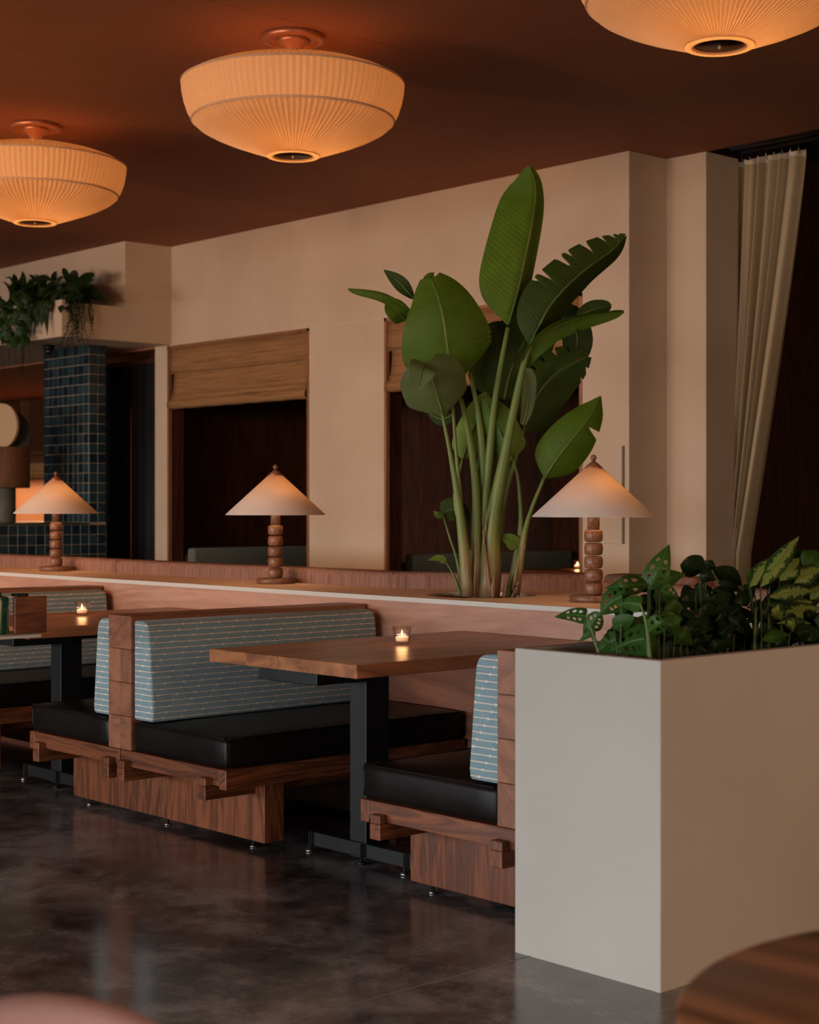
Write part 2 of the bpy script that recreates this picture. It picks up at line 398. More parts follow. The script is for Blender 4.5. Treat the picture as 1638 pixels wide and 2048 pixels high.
# ------------------------------------------------------------------ room shell
HC = 4.087
YW = 9.69           # back wall plane
YL0 = 4.895         # front of the long ledge
ZL = .932
fl = tag(box('floor', -27, 4, WIN_Y - .3, 16, -.1, 0, FLOOR), kind='structure', label='dark polished mottled concrete floor')
j = at_z(1060, 1912, 0).x
for x in (j, j - 4.6, j - 9.2): box('joint_strip', x - .003, x + .003, WIN_Y, 4.8, -.001, .0006, m_plain('joint_fill', (.2, .19, .18), .6), fl)
ce = tag(box('ceiling', -27, 4, WIN_Y - .3, 10.15, HC + .008, HC + .15, m_plain('seam_dark', (.06, .025, .014), .9)), kind='structure', label='terracotta painted ceiling of large flush panels')
xs = [-27, -23.38, -20.33, -17.28, -14.24] + [-11.80, -10.29, -8.80, -7.26, -5.83, -4.33, -2.8, -1.3, 4]; ys = [WIN_Y - .3, -5.6, -3.1, -.6, 1.9, 4.4, 7.03, 10.15]
for a, b in zip(xs, xs[1:]):
    for c_, d_ in zip(ys, ys[1:]): box('panel', a + .003, b - .003, c_ + .003, d_ - .003, HC, HC + .012, CEIL, ce)

O1 = (-14.50, -12.10); O2 = (-11.015, -8.635); ZO = 3.04; XWL, XWR = -14.74, -8.155
def wallbox(name, x0, x1, y0, y1, z0, z1, m=PLASTER, parent=None, bev=0): return tag(box(name, x0, x1, y0, y1, z0, z1, m, parent, bev), kind=None if parent else 'structure')
wb = boxes('wall_back', [(XWL, O1[0], YW, YW + .18, 0, HC), (O1[1], O2[0], YW, YW + .18, 0, HC), (O2[1], XWR, YW, 10.15, 0, HC), (O1[0], O1[1], YW, YW + .18, ZO, HC), (O2[0], O2[1], YW, YW + .18, ZO, HC)], PLASTER)
tag(wb, 'beige limewashed plaster wall with two tall booth openings', kind='structure')
# fine recessed joint at door-head height and flush access panel
box('plaster_joint', O1[1] + .03, O2[0] - .03, YW - .0015, YW, ZO - .004, ZO + .004, m_plain('joint_light', (.62, .52, .42), .8), wb)
box('plaster_joint', O2[1] + .03, XWR, YW - .0015, YW, ZO - .004, ZO + .004, MATS['joint_light'], wb)
ap = box('access_panel', -8.62, -8.215, YW - .016, YW - .002, 1.05, 1.81, PLASTER, wb, .002)
box('panel_edge', -8.213, -8.200, YW - .012, YW, 1.05, 1.81, m_plain('panel_gap', (.16, .12, .085), .8), wb)
wallbox('wall_column', -8.172, -7.77, 10.15, 10.56, 0, HC)['label'] = 'narrow plaster pier set back beside the linen curtain'
# far dark room to the right
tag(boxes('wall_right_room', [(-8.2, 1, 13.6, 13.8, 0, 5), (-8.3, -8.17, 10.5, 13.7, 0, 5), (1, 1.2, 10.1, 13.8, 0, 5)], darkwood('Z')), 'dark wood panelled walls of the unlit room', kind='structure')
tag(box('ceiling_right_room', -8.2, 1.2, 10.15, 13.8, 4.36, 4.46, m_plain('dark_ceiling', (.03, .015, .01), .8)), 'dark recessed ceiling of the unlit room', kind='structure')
tag(boxes('trim_1', [(-7.77, 1, 10.15, 10.17, HC, 4.36), (-7.77, 1, 10.45, 10.50, 4.14, 4.36)], m_plain('dark_header', (.05, .022, .012), .5)), 'dark recessed header above the linen curtain', kind='structure')
tag(box('trim_2', -7.77, 1, 10.60, 10.63, 4.13, 4.155, BLACK), 'thin dark curtain track in the ceiling recess', kind='structure')
# alcoves behind the wall
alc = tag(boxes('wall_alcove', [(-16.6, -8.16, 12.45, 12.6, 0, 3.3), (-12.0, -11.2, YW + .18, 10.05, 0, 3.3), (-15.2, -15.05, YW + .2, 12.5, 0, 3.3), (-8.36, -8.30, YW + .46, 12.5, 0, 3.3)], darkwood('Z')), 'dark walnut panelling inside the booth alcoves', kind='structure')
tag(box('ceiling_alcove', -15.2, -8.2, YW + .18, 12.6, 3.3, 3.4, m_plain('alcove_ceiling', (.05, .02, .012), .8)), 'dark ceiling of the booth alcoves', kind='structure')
# window wall behind the camera
wf = []; px0 = -27
for a, b in WINDOWS:
    wf += [(px0, a, WIN_Y - .2, WIN_Y, 0, HC), (a, b, WIN_Y - .2, WIN_Y, 0, WIN_Z[0]), (a, b, WIN_Y - .2, WIN_Y, WIN_Z[1], HC)]; px0 = b
wf.append((px0, 4, WIN_Y - .2, WIN_Y, 0, HC))
tag(boxes('wall_front', wf, PLASTER), 'plaster wall with a row of large windows behind the viewer', kind='structure')
for i, (a, b) in enumerate(WINDOWS):
    tag(boxes('window_%d' % (i + 1), [(a, a + .06, WIN_Y - .14, WIN_Y - .06, *WIN_Z), (b - .06, b, WIN_Y - .14, WIN_Y - .06, *WIN_Z), ((a + b) / 2 - .02, (a + b) / 2 + .02, WIN_Y - .14, WIN_Y - .06, *WIN_Z)], BLACK), 'black steel window frame behind the viewer', kind='structure')
wr = [(4, 4.2, WIN_Y - .2, WARM_FILL_WIN[0][0], 0, HC), (4, 4.2, WARM_FILL_WIN[0][1], WARM_FILL_WIN[1][0], 0, HC), (4, 4.2, WARM_FILL_WIN[1][1], 14, 0, HC)]
for i, (a, b) in enumerate(WARM_FILL_WIN):  # openings and frames added only to carry the warm side fill
    wr += [(4, 4.2, a, b, 0, .85), (4, 4.2, a, b, 3.55, HC)]
    tag(boxes('window_%d' % (i + 7), [(4.08, 4.14, a, a + .06, .85, 3.55), (4.08, 4.14, b - .06, b, .85, 3.55), (4.08, 4.14, (a + b) / 2 - .02, (a + b) / 2 + .02, .85, 3.55)], BLACK), 'black steel frame of an added fill-light window in the right-hand wall', kind='structure')
tag(boxes('wall_right', wr, PLASTER), 'plaster side wall outside the view, with added windows for the warm fill', kind='structure')
wallbox('wall_left', -27.2, -27, WIN_Y - .2, 16, 0, HC, m_plain('left_wall', (.22, .12, .075), .8))['label'] = 'brown far end wall of the dining room'
wallbox('wall_rear', -27, -15.0, 15.0, 15.2, 0, 4.0, m_plain('rear_brown', (.16, .07, .035), .7))['label'] = 'brown rear wall beyond the tiled counter'
# soffit with planting trough
XS = -14.43
so = tag(boxes('trim_3', [(-27, XS, 9.12, YW + .0, 3.05, HC), (-27, XS, 8.38, 8.50, 3.05, 3.42), (-27, XS, 8.50, 9.12, 3.05, 3.12), (XS - .06, XS, 8.50, 9.12, 3.12, 3.40)], PLASTER), 'plaster bulkhead with a hanging planting trough near the ceiling', kind='structure')
box('trough_soil', -27, XS - .06, 8.5, 9.12, 3.12, 3.34, SOIL, so)
# ceiling over corridor behind the tiled pier, copper toned
tag(box('ceiling_corridor', -27, XWL, YW, 15, 3.03, 3.1, CEIL), 'lower terracotta ceiling of the corridor behind the tiled column', kind='structure')

# ------------------------------------------------------------------ plaster planter box
PX0, PX1, PY0, PY1, PZ = -3.408, -2.85, 3.519, 4.86, .915
pl = thing('planter_box', ((PX0 + PX1) / 2, (PY0 + PY1) / 2, 0), 'tall beige plaster planter box filled with leafy plants, front right', 'planter')
def open_box(name, x0, x1, y0, y1, z0, z1, t, mat, parent):
    bm = bmesh.new(); add_box(bm, x0, x1, y0, y1, z0, z1)
    top = max(bm.faces, key=lambda f: f.calc_center_median().z)
    r = bmesh.ops.inset_individual(bm, faces=[top], thickness=t)
    e = bmesh.ops.extrude_face_region(bm, geom=[top]); bmesh.ops.delete(bm, geom=[top], context='FACES_ONLY')
    for v in e['geom']:
        if isinstance(v, bmesh.types.BMVert): v.co.z -= .5
    ed = [q for q in bm.edges if q.is_manifold and q.calc_face_angle() > .5 and max(v.co.z for v in q.verts) > z0 + .01 and min(v.co.z for v in q.verts) > z1 - .4 or abs(q.verts[0].co.z - q.verts[1].co.z) > z1 * .9]
    bmesh.ops.bevel(bm, geom=ed, offset=.005, segments=2, profile=.5, affect='EDGES')
    return bm_obj(name, bm, mat, parent)
open_box('body', PX0, PX1, PY0, PY1, 0, PZ, .052, PLANTERP, pl)
box('soil', PX0 + .05, PX1 - .05, PY0 + .055, PY1 - .05, .1, .845, SOIL, pl)

# ------------------------------------------------------------------ long ledge with the plant hole
le = thing('divider_ledge', (-7.5, YL0 + .2, 0), 'long waist-high wooden divider with pale ledge carrying the table lamps', 'divider')
HOLE = at_z(962, 1190, ZL); HR = .255
XLE, XRI = -12.6, -2.0
outer = [(XLE, YL0 + .012), (XRI, YL0 + .012), (XRI, 5.40), (-4.84, 5.40), (-4.84, 5.98), (-5.24, 5.98), (-6.03, 5.38), (XLE, 5.38)]
def slab(name, outer, hole, z0, z1, mat, parent):
    bm = bmesh.new(); top = []
    vo = [bm.verts.new((x, y, z1)) for x, y in outer]; ed = [bm.edges.new((vo[i], vo[(i + 1) % len(vo)])) for i in range(len(vo))]
    vh = [bm.verts.new((hole[0] + hole[2] * math.cos(2 * PI * i / 40), hole[1] + hole[2] * math.sin(2 * PI * i / 40), z1)) for i in range(40)]
    ed += [bm.edges.new((vh[i], vh[(i + 1) % 40])) for i in range(40)]
    bmesh.ops.triangle_fill(bm, use_beauty=True, use_dissolve=False, edges=ed)
    f = [x for x in bm.faces if (x.calc_center_median().xy - Vector(hole[:2])).length < hole[2] * .9]
    if f: bmesh.ops.delete(bm, geom=f, context='FACES_ONLY')
    r = bmesh.ops.extrude_face_region(bm, geom=bm.faces[:])
    for v in r['geom']:
        if isinstance(v, bmesh.types.BMVert): v.co.z = z0
    return bm_obj(name, bm, mat, parent)
slab('ledge_top', outer, (HOLE.x, HOLE.y, HR), ZL - .02, ZL, m_wood('ledge_oak', (.62, .44, .33), (.72, .53, .40), 'X', .5, 5, .3), le)
box('edge_band', XLE, XRI, YL0, YL0 + .012, ZL - .02, ZL + .0005, CREAM, le)
box('front_panel', XLE, XRI, YL0 + .004, YL0 + .03, .70, ZL - .02, oak('X'), le)
box('lower_panel', XLE, XRI, YL0 + .006, YL0 + .03, 0, .699, m_wood('lower_panel', (.15, .055, .032), (.29, .12, .07), 'X', .45, 4), le)  # darker wood tone with the shade between the benches put into it
boxes('carcass', [(XLE, -6.03, YL0 + .03, 5.34, 0, ZL - .34), (-6.03, -4.84, 5.85, 5.93, 0, ZL - .02), (-4.84, XRI, YL0 + .03, 5.36, 0, ZL - .34)], darkwood('X'), le)
box('pot_bed', HOLE.x - .3, HOLE.x + .3, HOLE.y - .28, HOLE.y + .28, .5, ZL - .045, FIBRE, le)

# brown banquette on the far side of the ledge
def wedge(name, a, b, th, z0, z1, mat, parent, r=.03):
    a = Vector((*a, 0)); b = Vector((*b, 0)); t = (b - a).normalized(); nrm = Vector((-t.y, t.x, 0)); L = (b - a).length
    bm = bmesh.new(); add_box(bm, 0, L, 0, th, z0, z1, r, 3)
    M = Matrix(((t.x, nrm.x, 0, a.x), (t.y, nrm.y, 0, a.y), (0, 0, 1, 0), (0, 0, 0, 1))); bmesh.ops.transform(bm, matrix=M, verts=bm.verts)
    return bm_obj(name, bm, mat, parent, True)
bq = thing('banquette', (-7.5, 5.8, 0), 'long brown corduroy banquette backing onto the ledge', 'banquette')
sx = [-12.5, -10.21, -8.64, -6.06]
for a, b in zip(sx, sx[1:]): wedge('back_cushion', (a + .004, 5.385), (b - .004, 5.385), .17, .50, 1.012, CORD, bq)
wedge('back_cushion', (-6.06, 5.375), (-5.235, 6.00), .17, .50, 1.012, CORD, bq)
wedge('back_cushion', (-5.225, 6.0), (-4.66, 6.0), .17, .50, 1.012, CORD, bq)
wedge('back_cushion', (-4.80, 5.41), (-2.0, 5.41), .17, .50, 1.005, CORD, bq)
box('seat', -12.5, -6.1, 5.56, 6.1, .12, .46, CORD, bq, .03); box('seat', -4.6, -2.0, 5.6, 6.1, .12, .46, CORD, bq, .03)
wedge('seat', (-6.1, 5.62), (-5.3, 6.22), .45, .12, .46, CORD, bq)

# ------------------------------------------------------------------ benches
def bench(xc, sides, label):
    B = thing('booth_bench', (xc, 3.62, 0), label, 'bench', 'double booth benches')
    y0, y1, hb = 3.62, 4.885, .0855
    zt, zb = .892, .34
    zs = [zb + (zt - zb) * k / 4 for k in range(5)]
    for s in (-1, 1):
        for a, b in zip(zs, zs[1:]):
            box('plank', xc, xc + s * hb, y0, y1, a + .0008, b - .0008, m_wood('bench_plank', (.15, .05, .024), (.31, .12, .06), 'Y', .42, 3.2), B, .0015, 1)
    for s in sides:
        X = lambda o: xc + s * o
        # back cushion: wedge profile extruded along Y
        bm = bmesh.new(); prof = [(hb + .002, .468), (hb + .137, .468), (hb + .142, .50), (hb + .112, .83), (hb + .10, .857), (hb + .078, .871), (hb + .002, .874)]
        va = [bm.verts.new((X(o), y0 + .012, z)) for o, z in prof]; vb = [bm.verts.new((X(o), y1 - .035, z)) for o, z in prof]
        bm.faces.new(va); bm.faces.new(vb)
        for i in range(len(prof)): bm.faces.new((va[i], va[(i + 1) % len(prof)], vb[(i + 1) % len(prof)], vb[i]))
        bmesh.ops.bevel(bm, geom=bm.edges[:], offset=.011, segments=3, profile=.5, affect='EDGES')
        bm_obj('back_cushion', bm, TWEED, B, True)
        # leather seat, slightly crowned
        bm = bmesh.new(); xa, xb = sorted((X(hb + .006), X(.742)))
        add_box(bm, xa, xb, y0 + .006, y1 - .01, .342, .458, .02, 3)
        bmesh.ops.subdivide_edges(bm, edges=[e for e in bm.edges if e.calc_length() > .3], cuts=7, use_grid_fill=True)
        for v in bm.verts:
            if v.co.z > .44:
                fx = (v.co.x - xa) / (xb - xa); fy = (v.co.y - y0) / (y1 - y0); v.co.z += .014 * min(1, 4 * fx * (1 - fx)) * min(1, 5 * fy * (1 - fy) + .25)
        sc_ = bm_obj('seat_cushion', bm, LEATHER, B, True)
        zp = .4555
        tube('piping', [(xa + .012, y0 + .009, zp), ((xa + xb) / 2, y0 + .008, zp + .002), (xb - .012, y0 + .009, zp)], [.0045, .0045], LEATHER, sc_, 6, 10)
        tube('piping', [(X(.735), y0 + .012, zp), (X(.737), (y0 + y1) / 2, zp + .002), (X(.735), y1 - .02, zp)], [.0045, .0045], LEATHER, sc_, 6, 10)
        tube('piping', [(X(.736), y0 + .012, .35), (X(.736), y0 + .012, .45)], [.004, .004], LEATHER, sc_, 6, 4)
        box('seat_deck', X(hb), X(.70), y0 + .04, y1 - .005, .30, .341, walnut('Y'), B)
        box('front_rail', X(.003), X(.70), y0, y0 + .04, .274, .339, walnut('X'), B, .003)
        box('side_rail', X(.701), X(.745), y0, y1, .262, .339, walnut('Y'), B, .003)
        for o in (.032, .605):
            box('beam', X(o), X(o + .052), y0 - .034, y1 - .005, .218, .272, walnut('Y'), B, .003)
            box('beam_end', X(o), X(o + .052), y0 - .034, y0 - .0005, .272, .302, walnut('Z'), B, .003)
        for yb in (3.825, 4.50):
            box('base_slab', X(.001), X(.715), yb, yb + .095, .03, .274, walnut('Z'), B, .002)
            for o in ((.02, .62) if s > 0 or len(sides) == 1 else (.60,)):
                for q in (.018,):
                    lathe('leveler_foot', [(.016, 0), (.016, .006), (.006, .01), (.006, .031)], (X(o), yb + q, 0), CHROME, B, 12)
    return B
bench(-5.769, (-1, 1), 'double-sided walnut bench with blue striped back pads and black seats, centre')
bench(-8.054, (-1, 1), 'walnut bench with striped back pad behind the candle table, far left')
bench(-3.4955, (-1,), 'single-sided walnut bench with blue striped pad against the plaster planter')

# ------------------------------------------------------------------ dining tables
def dtable(xc, label):
    T = thing('booth_table', (xc, 4.2, 0), label, 'table', 'booth tables')
    xe = [-.43, -.20, .17, .43]
    for a, b in zip(xe, xe[1:]): box('plank', xc + a + .0004, xc + b - .0004, 3.566, 4.885, .755, .803, m_wood('table_walnut', (.17, .055, .02), (.46, .175, .068), 'Y', .33, 3), T, .002, 1)
    box('cable_box', xc - .30, xc + .05, 3.70, 4.02, .69, .754, BLACK, T, .003)
    for yp in (3.98, 4.74):
        box('post', xc - .098, xc - .002, yp, yp + .115, .012, .754, BLACK, T, .003)
        box('foot_bar', xc - .33, xc + .26, yp - .012, yp + .06, .022, .075, BLACK, T, .002)
        for o in (-.31, .0, .24): lathe('leveler_foot', [(.018, 0), (.018, .008), (.006, .012), (.006, .075)], (xc + o, yp - .024, 0), CHROME if o else BLACK, T, 12)
    box('top_beam', xc - .08, xc - .02, 3.98, 4.70, .70, .754, BLACK, T)
    return T
dtable(-4.626, 'walnut booth table with black steel post, nearest to the planter')
dtable(-6.86, 'walnut booth table at the far left, beyond the central bench')

def candle(p, label, lit=.22, s=1.0):
    K = thing('candle', p, label, 'candle', 'glass tealight candles')
    lathe('glass_cup', [(.024 * s, 0), (.029 * s, .004 * s), (.034 * s, .03 * s), (.0385 * s, .07 * s), (.0365 * s, .07 * s), (.031 * s, .03 * s), (.026 * s, .012 * s), (.001, .012 * s)], p, GLASS, K, 28, True, False)
    lathe('wax', [(.024 * s, .013 * s), (.026 * s, .03 * s), (.023 * s, .031 * s), (.001, .029 * s)], p, WAX, K, 20)
    lathe('flame', [(.001, .033 * s), (.0045 * s, .040 * s), (.0033 * s, .048 * s), (.0005, .057 * s)], p, FLAME, K, 10)
    ld = bpy.data.lights.new('candle_light', 'POINT'); ld.energy = lit; ld.color = (1, .5, .2); ld.shadow_soft_size = .02
    lo = bpy.data.objects.new('candle_light', ld); COL.objects.link(lo); lo.parent = K; lo.location = (0, 0, .05 * s)
candle(tuple(at_z(804, 1289, .803)), 'lit tealight in clear glass on the table nearest the planter')
candle(tuple(at_z(164, 1231, .8035)), 'lit tealight in clear glass on the far left booth table')

# ------------------------------------------------------------------ table lamps
def table_lamp(px, py, label):
    c = at_z(px, py, ZL + .0006); c = Vector((c.x, 5.265, ZL + .0006))
    c = Vector((at_y(px, py, 5.265).x, 5.265, ZL + .0006))
    L = thing('table_lamp', c, label, 'lamp', 'table lamps on the ledge')
    LW = m_wood('lamp_wood', (.11, .043, .02), (.26, .115, .058), 'Z', .4, 14, .4, .4)
    lathe('base', [(.100, 0), (.104, .006), (.104, .022), (.099, .028), (.03, .028)], c, LW, L, 48)
    z = .029; h = .0565
    for k in range(5):
        lathe('turned_bead', [(.024, z), (.034, z + .002), (.039, z + .010), (.0405, z + h * .5), (.039, z + h - .012), (.034, z + h - .005), (.024, z + h - .003)], c, LW, L, 32); z += h
    lathe('neck', [(.026, z - .003), (.026, .40)], c, LW, L, 28)
    lathe('socket_stem', [(.008, .40), (.008, .572)], c, BRONZE, L, 10)
    vs = []
    lathe('shade', [(.263, .3625), (.2645, .365), (.039, .572), (.0375, .571), (.261, .3645)], c, SHADE_T, L, 72, True, False)
    lathe('cap', [(.0395, .572), (.0405, .5735), (.005, .604)], c, BRONZE, L, 28)
    lathe('finial', [(.003, .602)] + [(.0135 * math.sin(a), .616 - .0135 * math.cos(a)) for a in [i * PI / 10 for i in range(2, 10)]] + [(.001, .6295)], c, LW, L, 20)
    ld = bpy.data.lights.new('bulb_light', 'POINT'); ld.energy = 1.5; ld.color = (1, .60, .29); ld.shadow_soft_size = .03
    lo = bpy.data.objects.new('bulb_light', ld); COL.objects.link(lo); lo.parent = L; lo.location = (0.012, 0.0, .47)
table_lamp(112, 1142, 'lamp with white conical shade on the ledge, leftmost of three')
table_lamp(551, 1167, 'lamp with white conical shade on the ledge, middle of three')
table_lamp(1187, 1204, 'lamp with white conical shade on the ledge, beside the big plant')

# ------------------------------------------------------------------ pleated ceiling lamps
def pleat_surface(name, prof, c, mat, parent, npl=108, amp=.012):
    pat = [0, .85, 1.0, .35]; n = npl * 4; vs, fs = [], []
    for r, z in prof:
        for i in range(n):
            a = 2 * PI * i / n; rr = r * (1 + amp * (pat[i % 4] - .5) * (1 if r > .2 else .8)); vs.append((c[0] + rr * math.cos(a), c[1] + rr * math.sin(a), c[2] + z - .012 * (pat[i % 4] - .5) * (1 if abs(prof[0][1] - prof[-1][1]) < .35 and len(prof) > 5 else 0)))
    for k in range(len(prof) - 1):
        for i in range(n):
            jn = (i + 1) % n; fs.append((k * n + i, k * n + jn, (k + 1) * n + jn, (k + 1) * n + i))
    return mesh(name, vs, fs, mat, parent, False)
def ceiling_lamp(x, y, label, power=6.6):
    c = (x, y, 0); L = thing('pleated_ceiling_lamp', (x, y, HC), label, 'lamp', 'pleated ceiling lamps')
    bind = m_shade('shade_binding', (.80, .66, .5), (.8, .55, .32), .42)
    lathe('canopy', [(.178, HC), (.184, HC - .012), (.180, HC - .034), (.150, HC - .038), (.145, HC - .028), (.13, HC - .028)], c, BRONZE, L, 56)
    lathe('stem', [(.105, HC - .026), (.085, HC - .045), (.055, HC - .075), (.038, HC - .11), (.036, HC - .16)], c, BRONZE, L, 40)
    pleat_surface('upper_shade', [(.045, 3.948), (.2, 3.932), (.35, 3.906), (.5, 3.868), (.6, 3.83), (.645, 3.80)], c, SHADE_C, L)
    pleat_surface('band_shade', [(.647, 3.80), (.645, 3.755), (.632, 3.69), (.612, 3.63), (.588, 3.59)], c, SHADE_C, L, 108, .010)
    pleat_surface('lower_shade', [(.586, 3.588), (.54, 3.548), (.47, 3.51), (.38, 3.472), (.28, 3.436), (.20, 3.408), (.15, 3.392)], c, SHADE_C, L, 108, .014)
    ring('binding_ring', .648, .006, (x, y, 3.802), bind, L, 96); ring('binding_ring', .589, .007, (x, y, 3.589), bind, L, 96)
    lathe('bottom_ring', [(.155, 3.394), (.158, 3.385), (.150, 3.378), (.116, 3.380), (.115, 3.386)], c, m_shade('ring_glow', (.75, .45, .22), (.9, .6, .3), .5), L, 56, True, False)
    lathe('bottom_disc', [(.116, 3.392), (.115, 3.387), (.001, 3.387)], c, m_plain('disc_dark', (.02, .006, .004), .35), L, 48)
    lathe('knob', [(.006, 3.387), (.008, 3.378), (.004, 3.370), (.001, 3.369)], c, m_plain('ring_brass', (.52, .30, .14)), L, 12)
    ld = bpy.data.lights.new('bulb_light', 'POINT'); ld.energy = power; ld.color = (1, .57, .27); ld.shadow_soft_size = .10
    lo = bpy.data.objects.new('bulb_light', ld); COL.objects.link(lo); lo.parent = L; lo.location = (0, 0, 3.70 - HC)
ceiling_lamp(-7.48, 5.87, 'large cream pleated ceiling lamp, the one wholly in view')
ceiling_lamp(-10.485, 5.87, 'cream pleated ceiling lamp cut by the left edge, smallest of three')
ceiling_lamp(-4.42, 5.87, 'cream pleated ceiling lamp cut by the top edge above the curtain')

# ------------------------------------------------------------------ booth openings: frames, blinds, benches, candle
for i, (a, b) in enumerate((O1, O2)):
    fr = m_wood('frame_wood', (.20, .085, .04), (.36, .18, .09), 'Z', .45)
    tag(boxes('door_%d' % (i + 1), [(a, a + .03, YW - .006, YW + .035, 0, ZO), (b - .03, b, YW - .006, YW + .035, 0, ZO), (a, b, YW - .006, YW + .035, ZO - .03, ZO)], fr), 'thin timber frame lining the %s booth opening' % ('left' if i == 0 else 'right'), kind='structure')
    tag(boxes('trim_%d' % (i + 4), [(a, a + .02, YW + .036, YW + .19, 0, ZO), (b - .02, b, YW + .036, YW + .19, 0, ZO)], darkwood('Z')), 'dark wood jamb inside the %s booth opening' % ('left' if i == 0 else 'right'), kind='structure')
    R = thing('woven_blind', ((a + b) / 2, YW + .05, 2.37), 'woven bamboo roman blind half raised %s' % ('in the opening left of the big plant' if i == 0 else 'behind the big plant'), 'blind', 'woven bamboo blinds')
    xa, xb = a + .035, b - .035
    def sheet(name, prof, x0, x1):
        n = 24; vs, fs = [], []
        for k in range(n + 1):
            x = x0 + (x1 - x0) * k / n
            for (yy, zz) in prof: vs.append((x, YW + yy, zz + .002 * math.sin(k * 1.7 + zz * 9)))
        m = len(prof)
        for k in range(n):
            for q in range(m - 1): fs.append((k * m + q, (k + 1) * m + q, (k + 1) * m + q + 1, k * m + q + 1))
        o = mesh(name, vs, fs, BLIND, R, True)
        md = o.modifiers.new('thick', 'SOLIDIFY'); md.thickness = .008; return o
    sheet('valance', [(.012, 3.01), (.010, 2.9), (.010, 2.80), (.014, 2.74)], xa, xb)
    sheet('shade_panel', [(.05, 3.0), (.045, 2.8), (.04, 2.65), (.03, 2.56), (.022, 2.52)], xa + .03, xb - .03)
    sheet('roman_fold', [(.028, 2.535), (.012, 2.50), (.010, 2.47), (.022, 2.452)], xa + .02, xb - .02)
    sheet('roman_fold', [(.02, 2.475), (-.006, 2.455), (-.018, 2.425), (-.014, 2.39), (.01, 2.375), (.03, 2.385)], xa - .015, xb - .01)
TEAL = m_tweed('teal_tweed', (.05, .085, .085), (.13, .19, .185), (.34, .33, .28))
def alcove_bench(x, y0, y1, label):
    B = thing('alcove_bench', (x, (y0 + y1) / 2, 0), label, 'bench', 'alcove benches')
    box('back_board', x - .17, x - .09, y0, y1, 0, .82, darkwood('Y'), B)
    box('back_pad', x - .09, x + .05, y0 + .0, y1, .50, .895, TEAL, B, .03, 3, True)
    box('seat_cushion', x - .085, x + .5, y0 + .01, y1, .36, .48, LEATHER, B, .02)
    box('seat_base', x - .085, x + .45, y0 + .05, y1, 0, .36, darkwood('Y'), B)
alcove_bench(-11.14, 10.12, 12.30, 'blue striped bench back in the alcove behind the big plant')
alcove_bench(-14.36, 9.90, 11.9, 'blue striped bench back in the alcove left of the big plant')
t_ = thing('alcove_table', (-10.1, 11.35, 0), 'small dark table inside the alcove behind the big plant', 'table')
box('tabletop', -10.55, -9.65, 10.95, 12.0, .71, .75, walnut('Y'), t_, .003); box('pedestal', -10.15, -10.05, 11.35, 11.45, .02, .71, BLACK, t_); box('foot', -10.4, -9.8, 11.2, 11.6, 0, .02, BLACK, t_)
candle(tuple(at_z(1155, 1138, .7505)), 'tiny lit candle deep in the right alcove', .8, 1.25)

# ------------------------------------------------------------------ linen curtain
cu = thing('linen_curtain', (-7.55, 10.615, 0), 'beige linen curtain swept aside beside the plaster pier', 'curtain')
def curtain():
    n, m = 130, 40; vs, fs = [], []; xl = -7.86
    for k in range(m + 1):
        f = k / m; z = 4.06 - f * 4.0
        wd = .66 * (1 - .80 * min(1, f / .78) ** 1.15) if f < .78 else .132 + .10 * (f - .78)
        for i in range(n + 1):
            u = i / n; ph = u * 2 * PI * 6.3
            amp = .05 + .035 * min(1, f * 1.3)
            x = xl + wd * u + .014 * math.sin(ph * .5 + 1) * (1 - f * .5)
            y = 10.60 + amp * (math.sin(ph + .5 * math.sin(u * 9)) + .25 * math.sin(2.3 * ph + 1)) - .05 * f * u
            zz = z - (.02 * math.sin(ph * 2) * .4 if k == 0 else 0)
            vs.append((x, y, zz))
    for k in range(m):
        for i in range(n): fs.append((k * (n + 1) + i, k * (n + 1) + i + 1, (k + 1) * (n + 1) + i + 1, (k + 1) * (n + 1) + i))
    return mesh('drape', vs, fs, CURT, cu, True)
dr = curtain()
def header():
    n = 130; vs, fs = [], []
    for i in range(n + 1):
        u = i / n; ph = u * 2 * PI * 6.3; x = -7.86 + .66 * u + .014 * math.sin(ph * .5 + 1); y = 10.595 + .05 * (math.sin(ph + .5 * math.sin(u * 9)) + .25 * math.sin(2.3 * ph + 1))
        vs += [(x, y - .004, 4.075 + .012 * math.sin(ph)), (x, y - .004, 4.03)]
    for i in range(n): fs.append((2 * i, 2 * i + 1, 2 * i + 3, 2 * i + 2))
    mesh('header_tape', vs, fs, m_plain('white_tape', (.62, .56, .46), .8), cu, True)
header()
for i in range(9):
    x = -7.82 + .075 * i; tube('hook', [(x, 10.60, 4.05), (x, 10.575, 4.09), (x, 10.605, 4.135)], [.004, .004], CHROME, cu, 5, 6)

# ------------------------------------------------------------------ tiled column and counter
TP = .1045; XC, YC = -14.98, 9.02; ZCT = 1.172
tc = thing('tiled_column', (XC - .4, YC + .1, ZCT), 'square column clad in glossy teal tiles under the bulkhead', 'column')
CX0 = XC - 9 * TP
box('core', CX0, XC - .012, YC + .012, YC + 2 * TP, ZCT, 3.05, GROUT, tc)
def tile_mesh(name, axis):
    bm = bmesh.new(); h = TP / 2 - .004
    if axis == 'Y': add_box(bm, -h, h, -.001, .011, -h, h, .0015, 1)
    else: add_box(bm, -.011, .001, -h, h, -h, h, .0015, 1)
    me = bpy.data.meshes.new(name); bm.to_mesh(me); bm.free(); me.materials.append(TILE); return me
MY, MX = tile_mesh('tile_front', 'Y'), tile_mesh('tile_side', 'X')
def put_tile(me, p, parent):
    o = bpy.data.objects.new('tile', me); COL.objects.link(o); o.parent = parent; o.location = Vector(p) - parent.location
nrow = 18
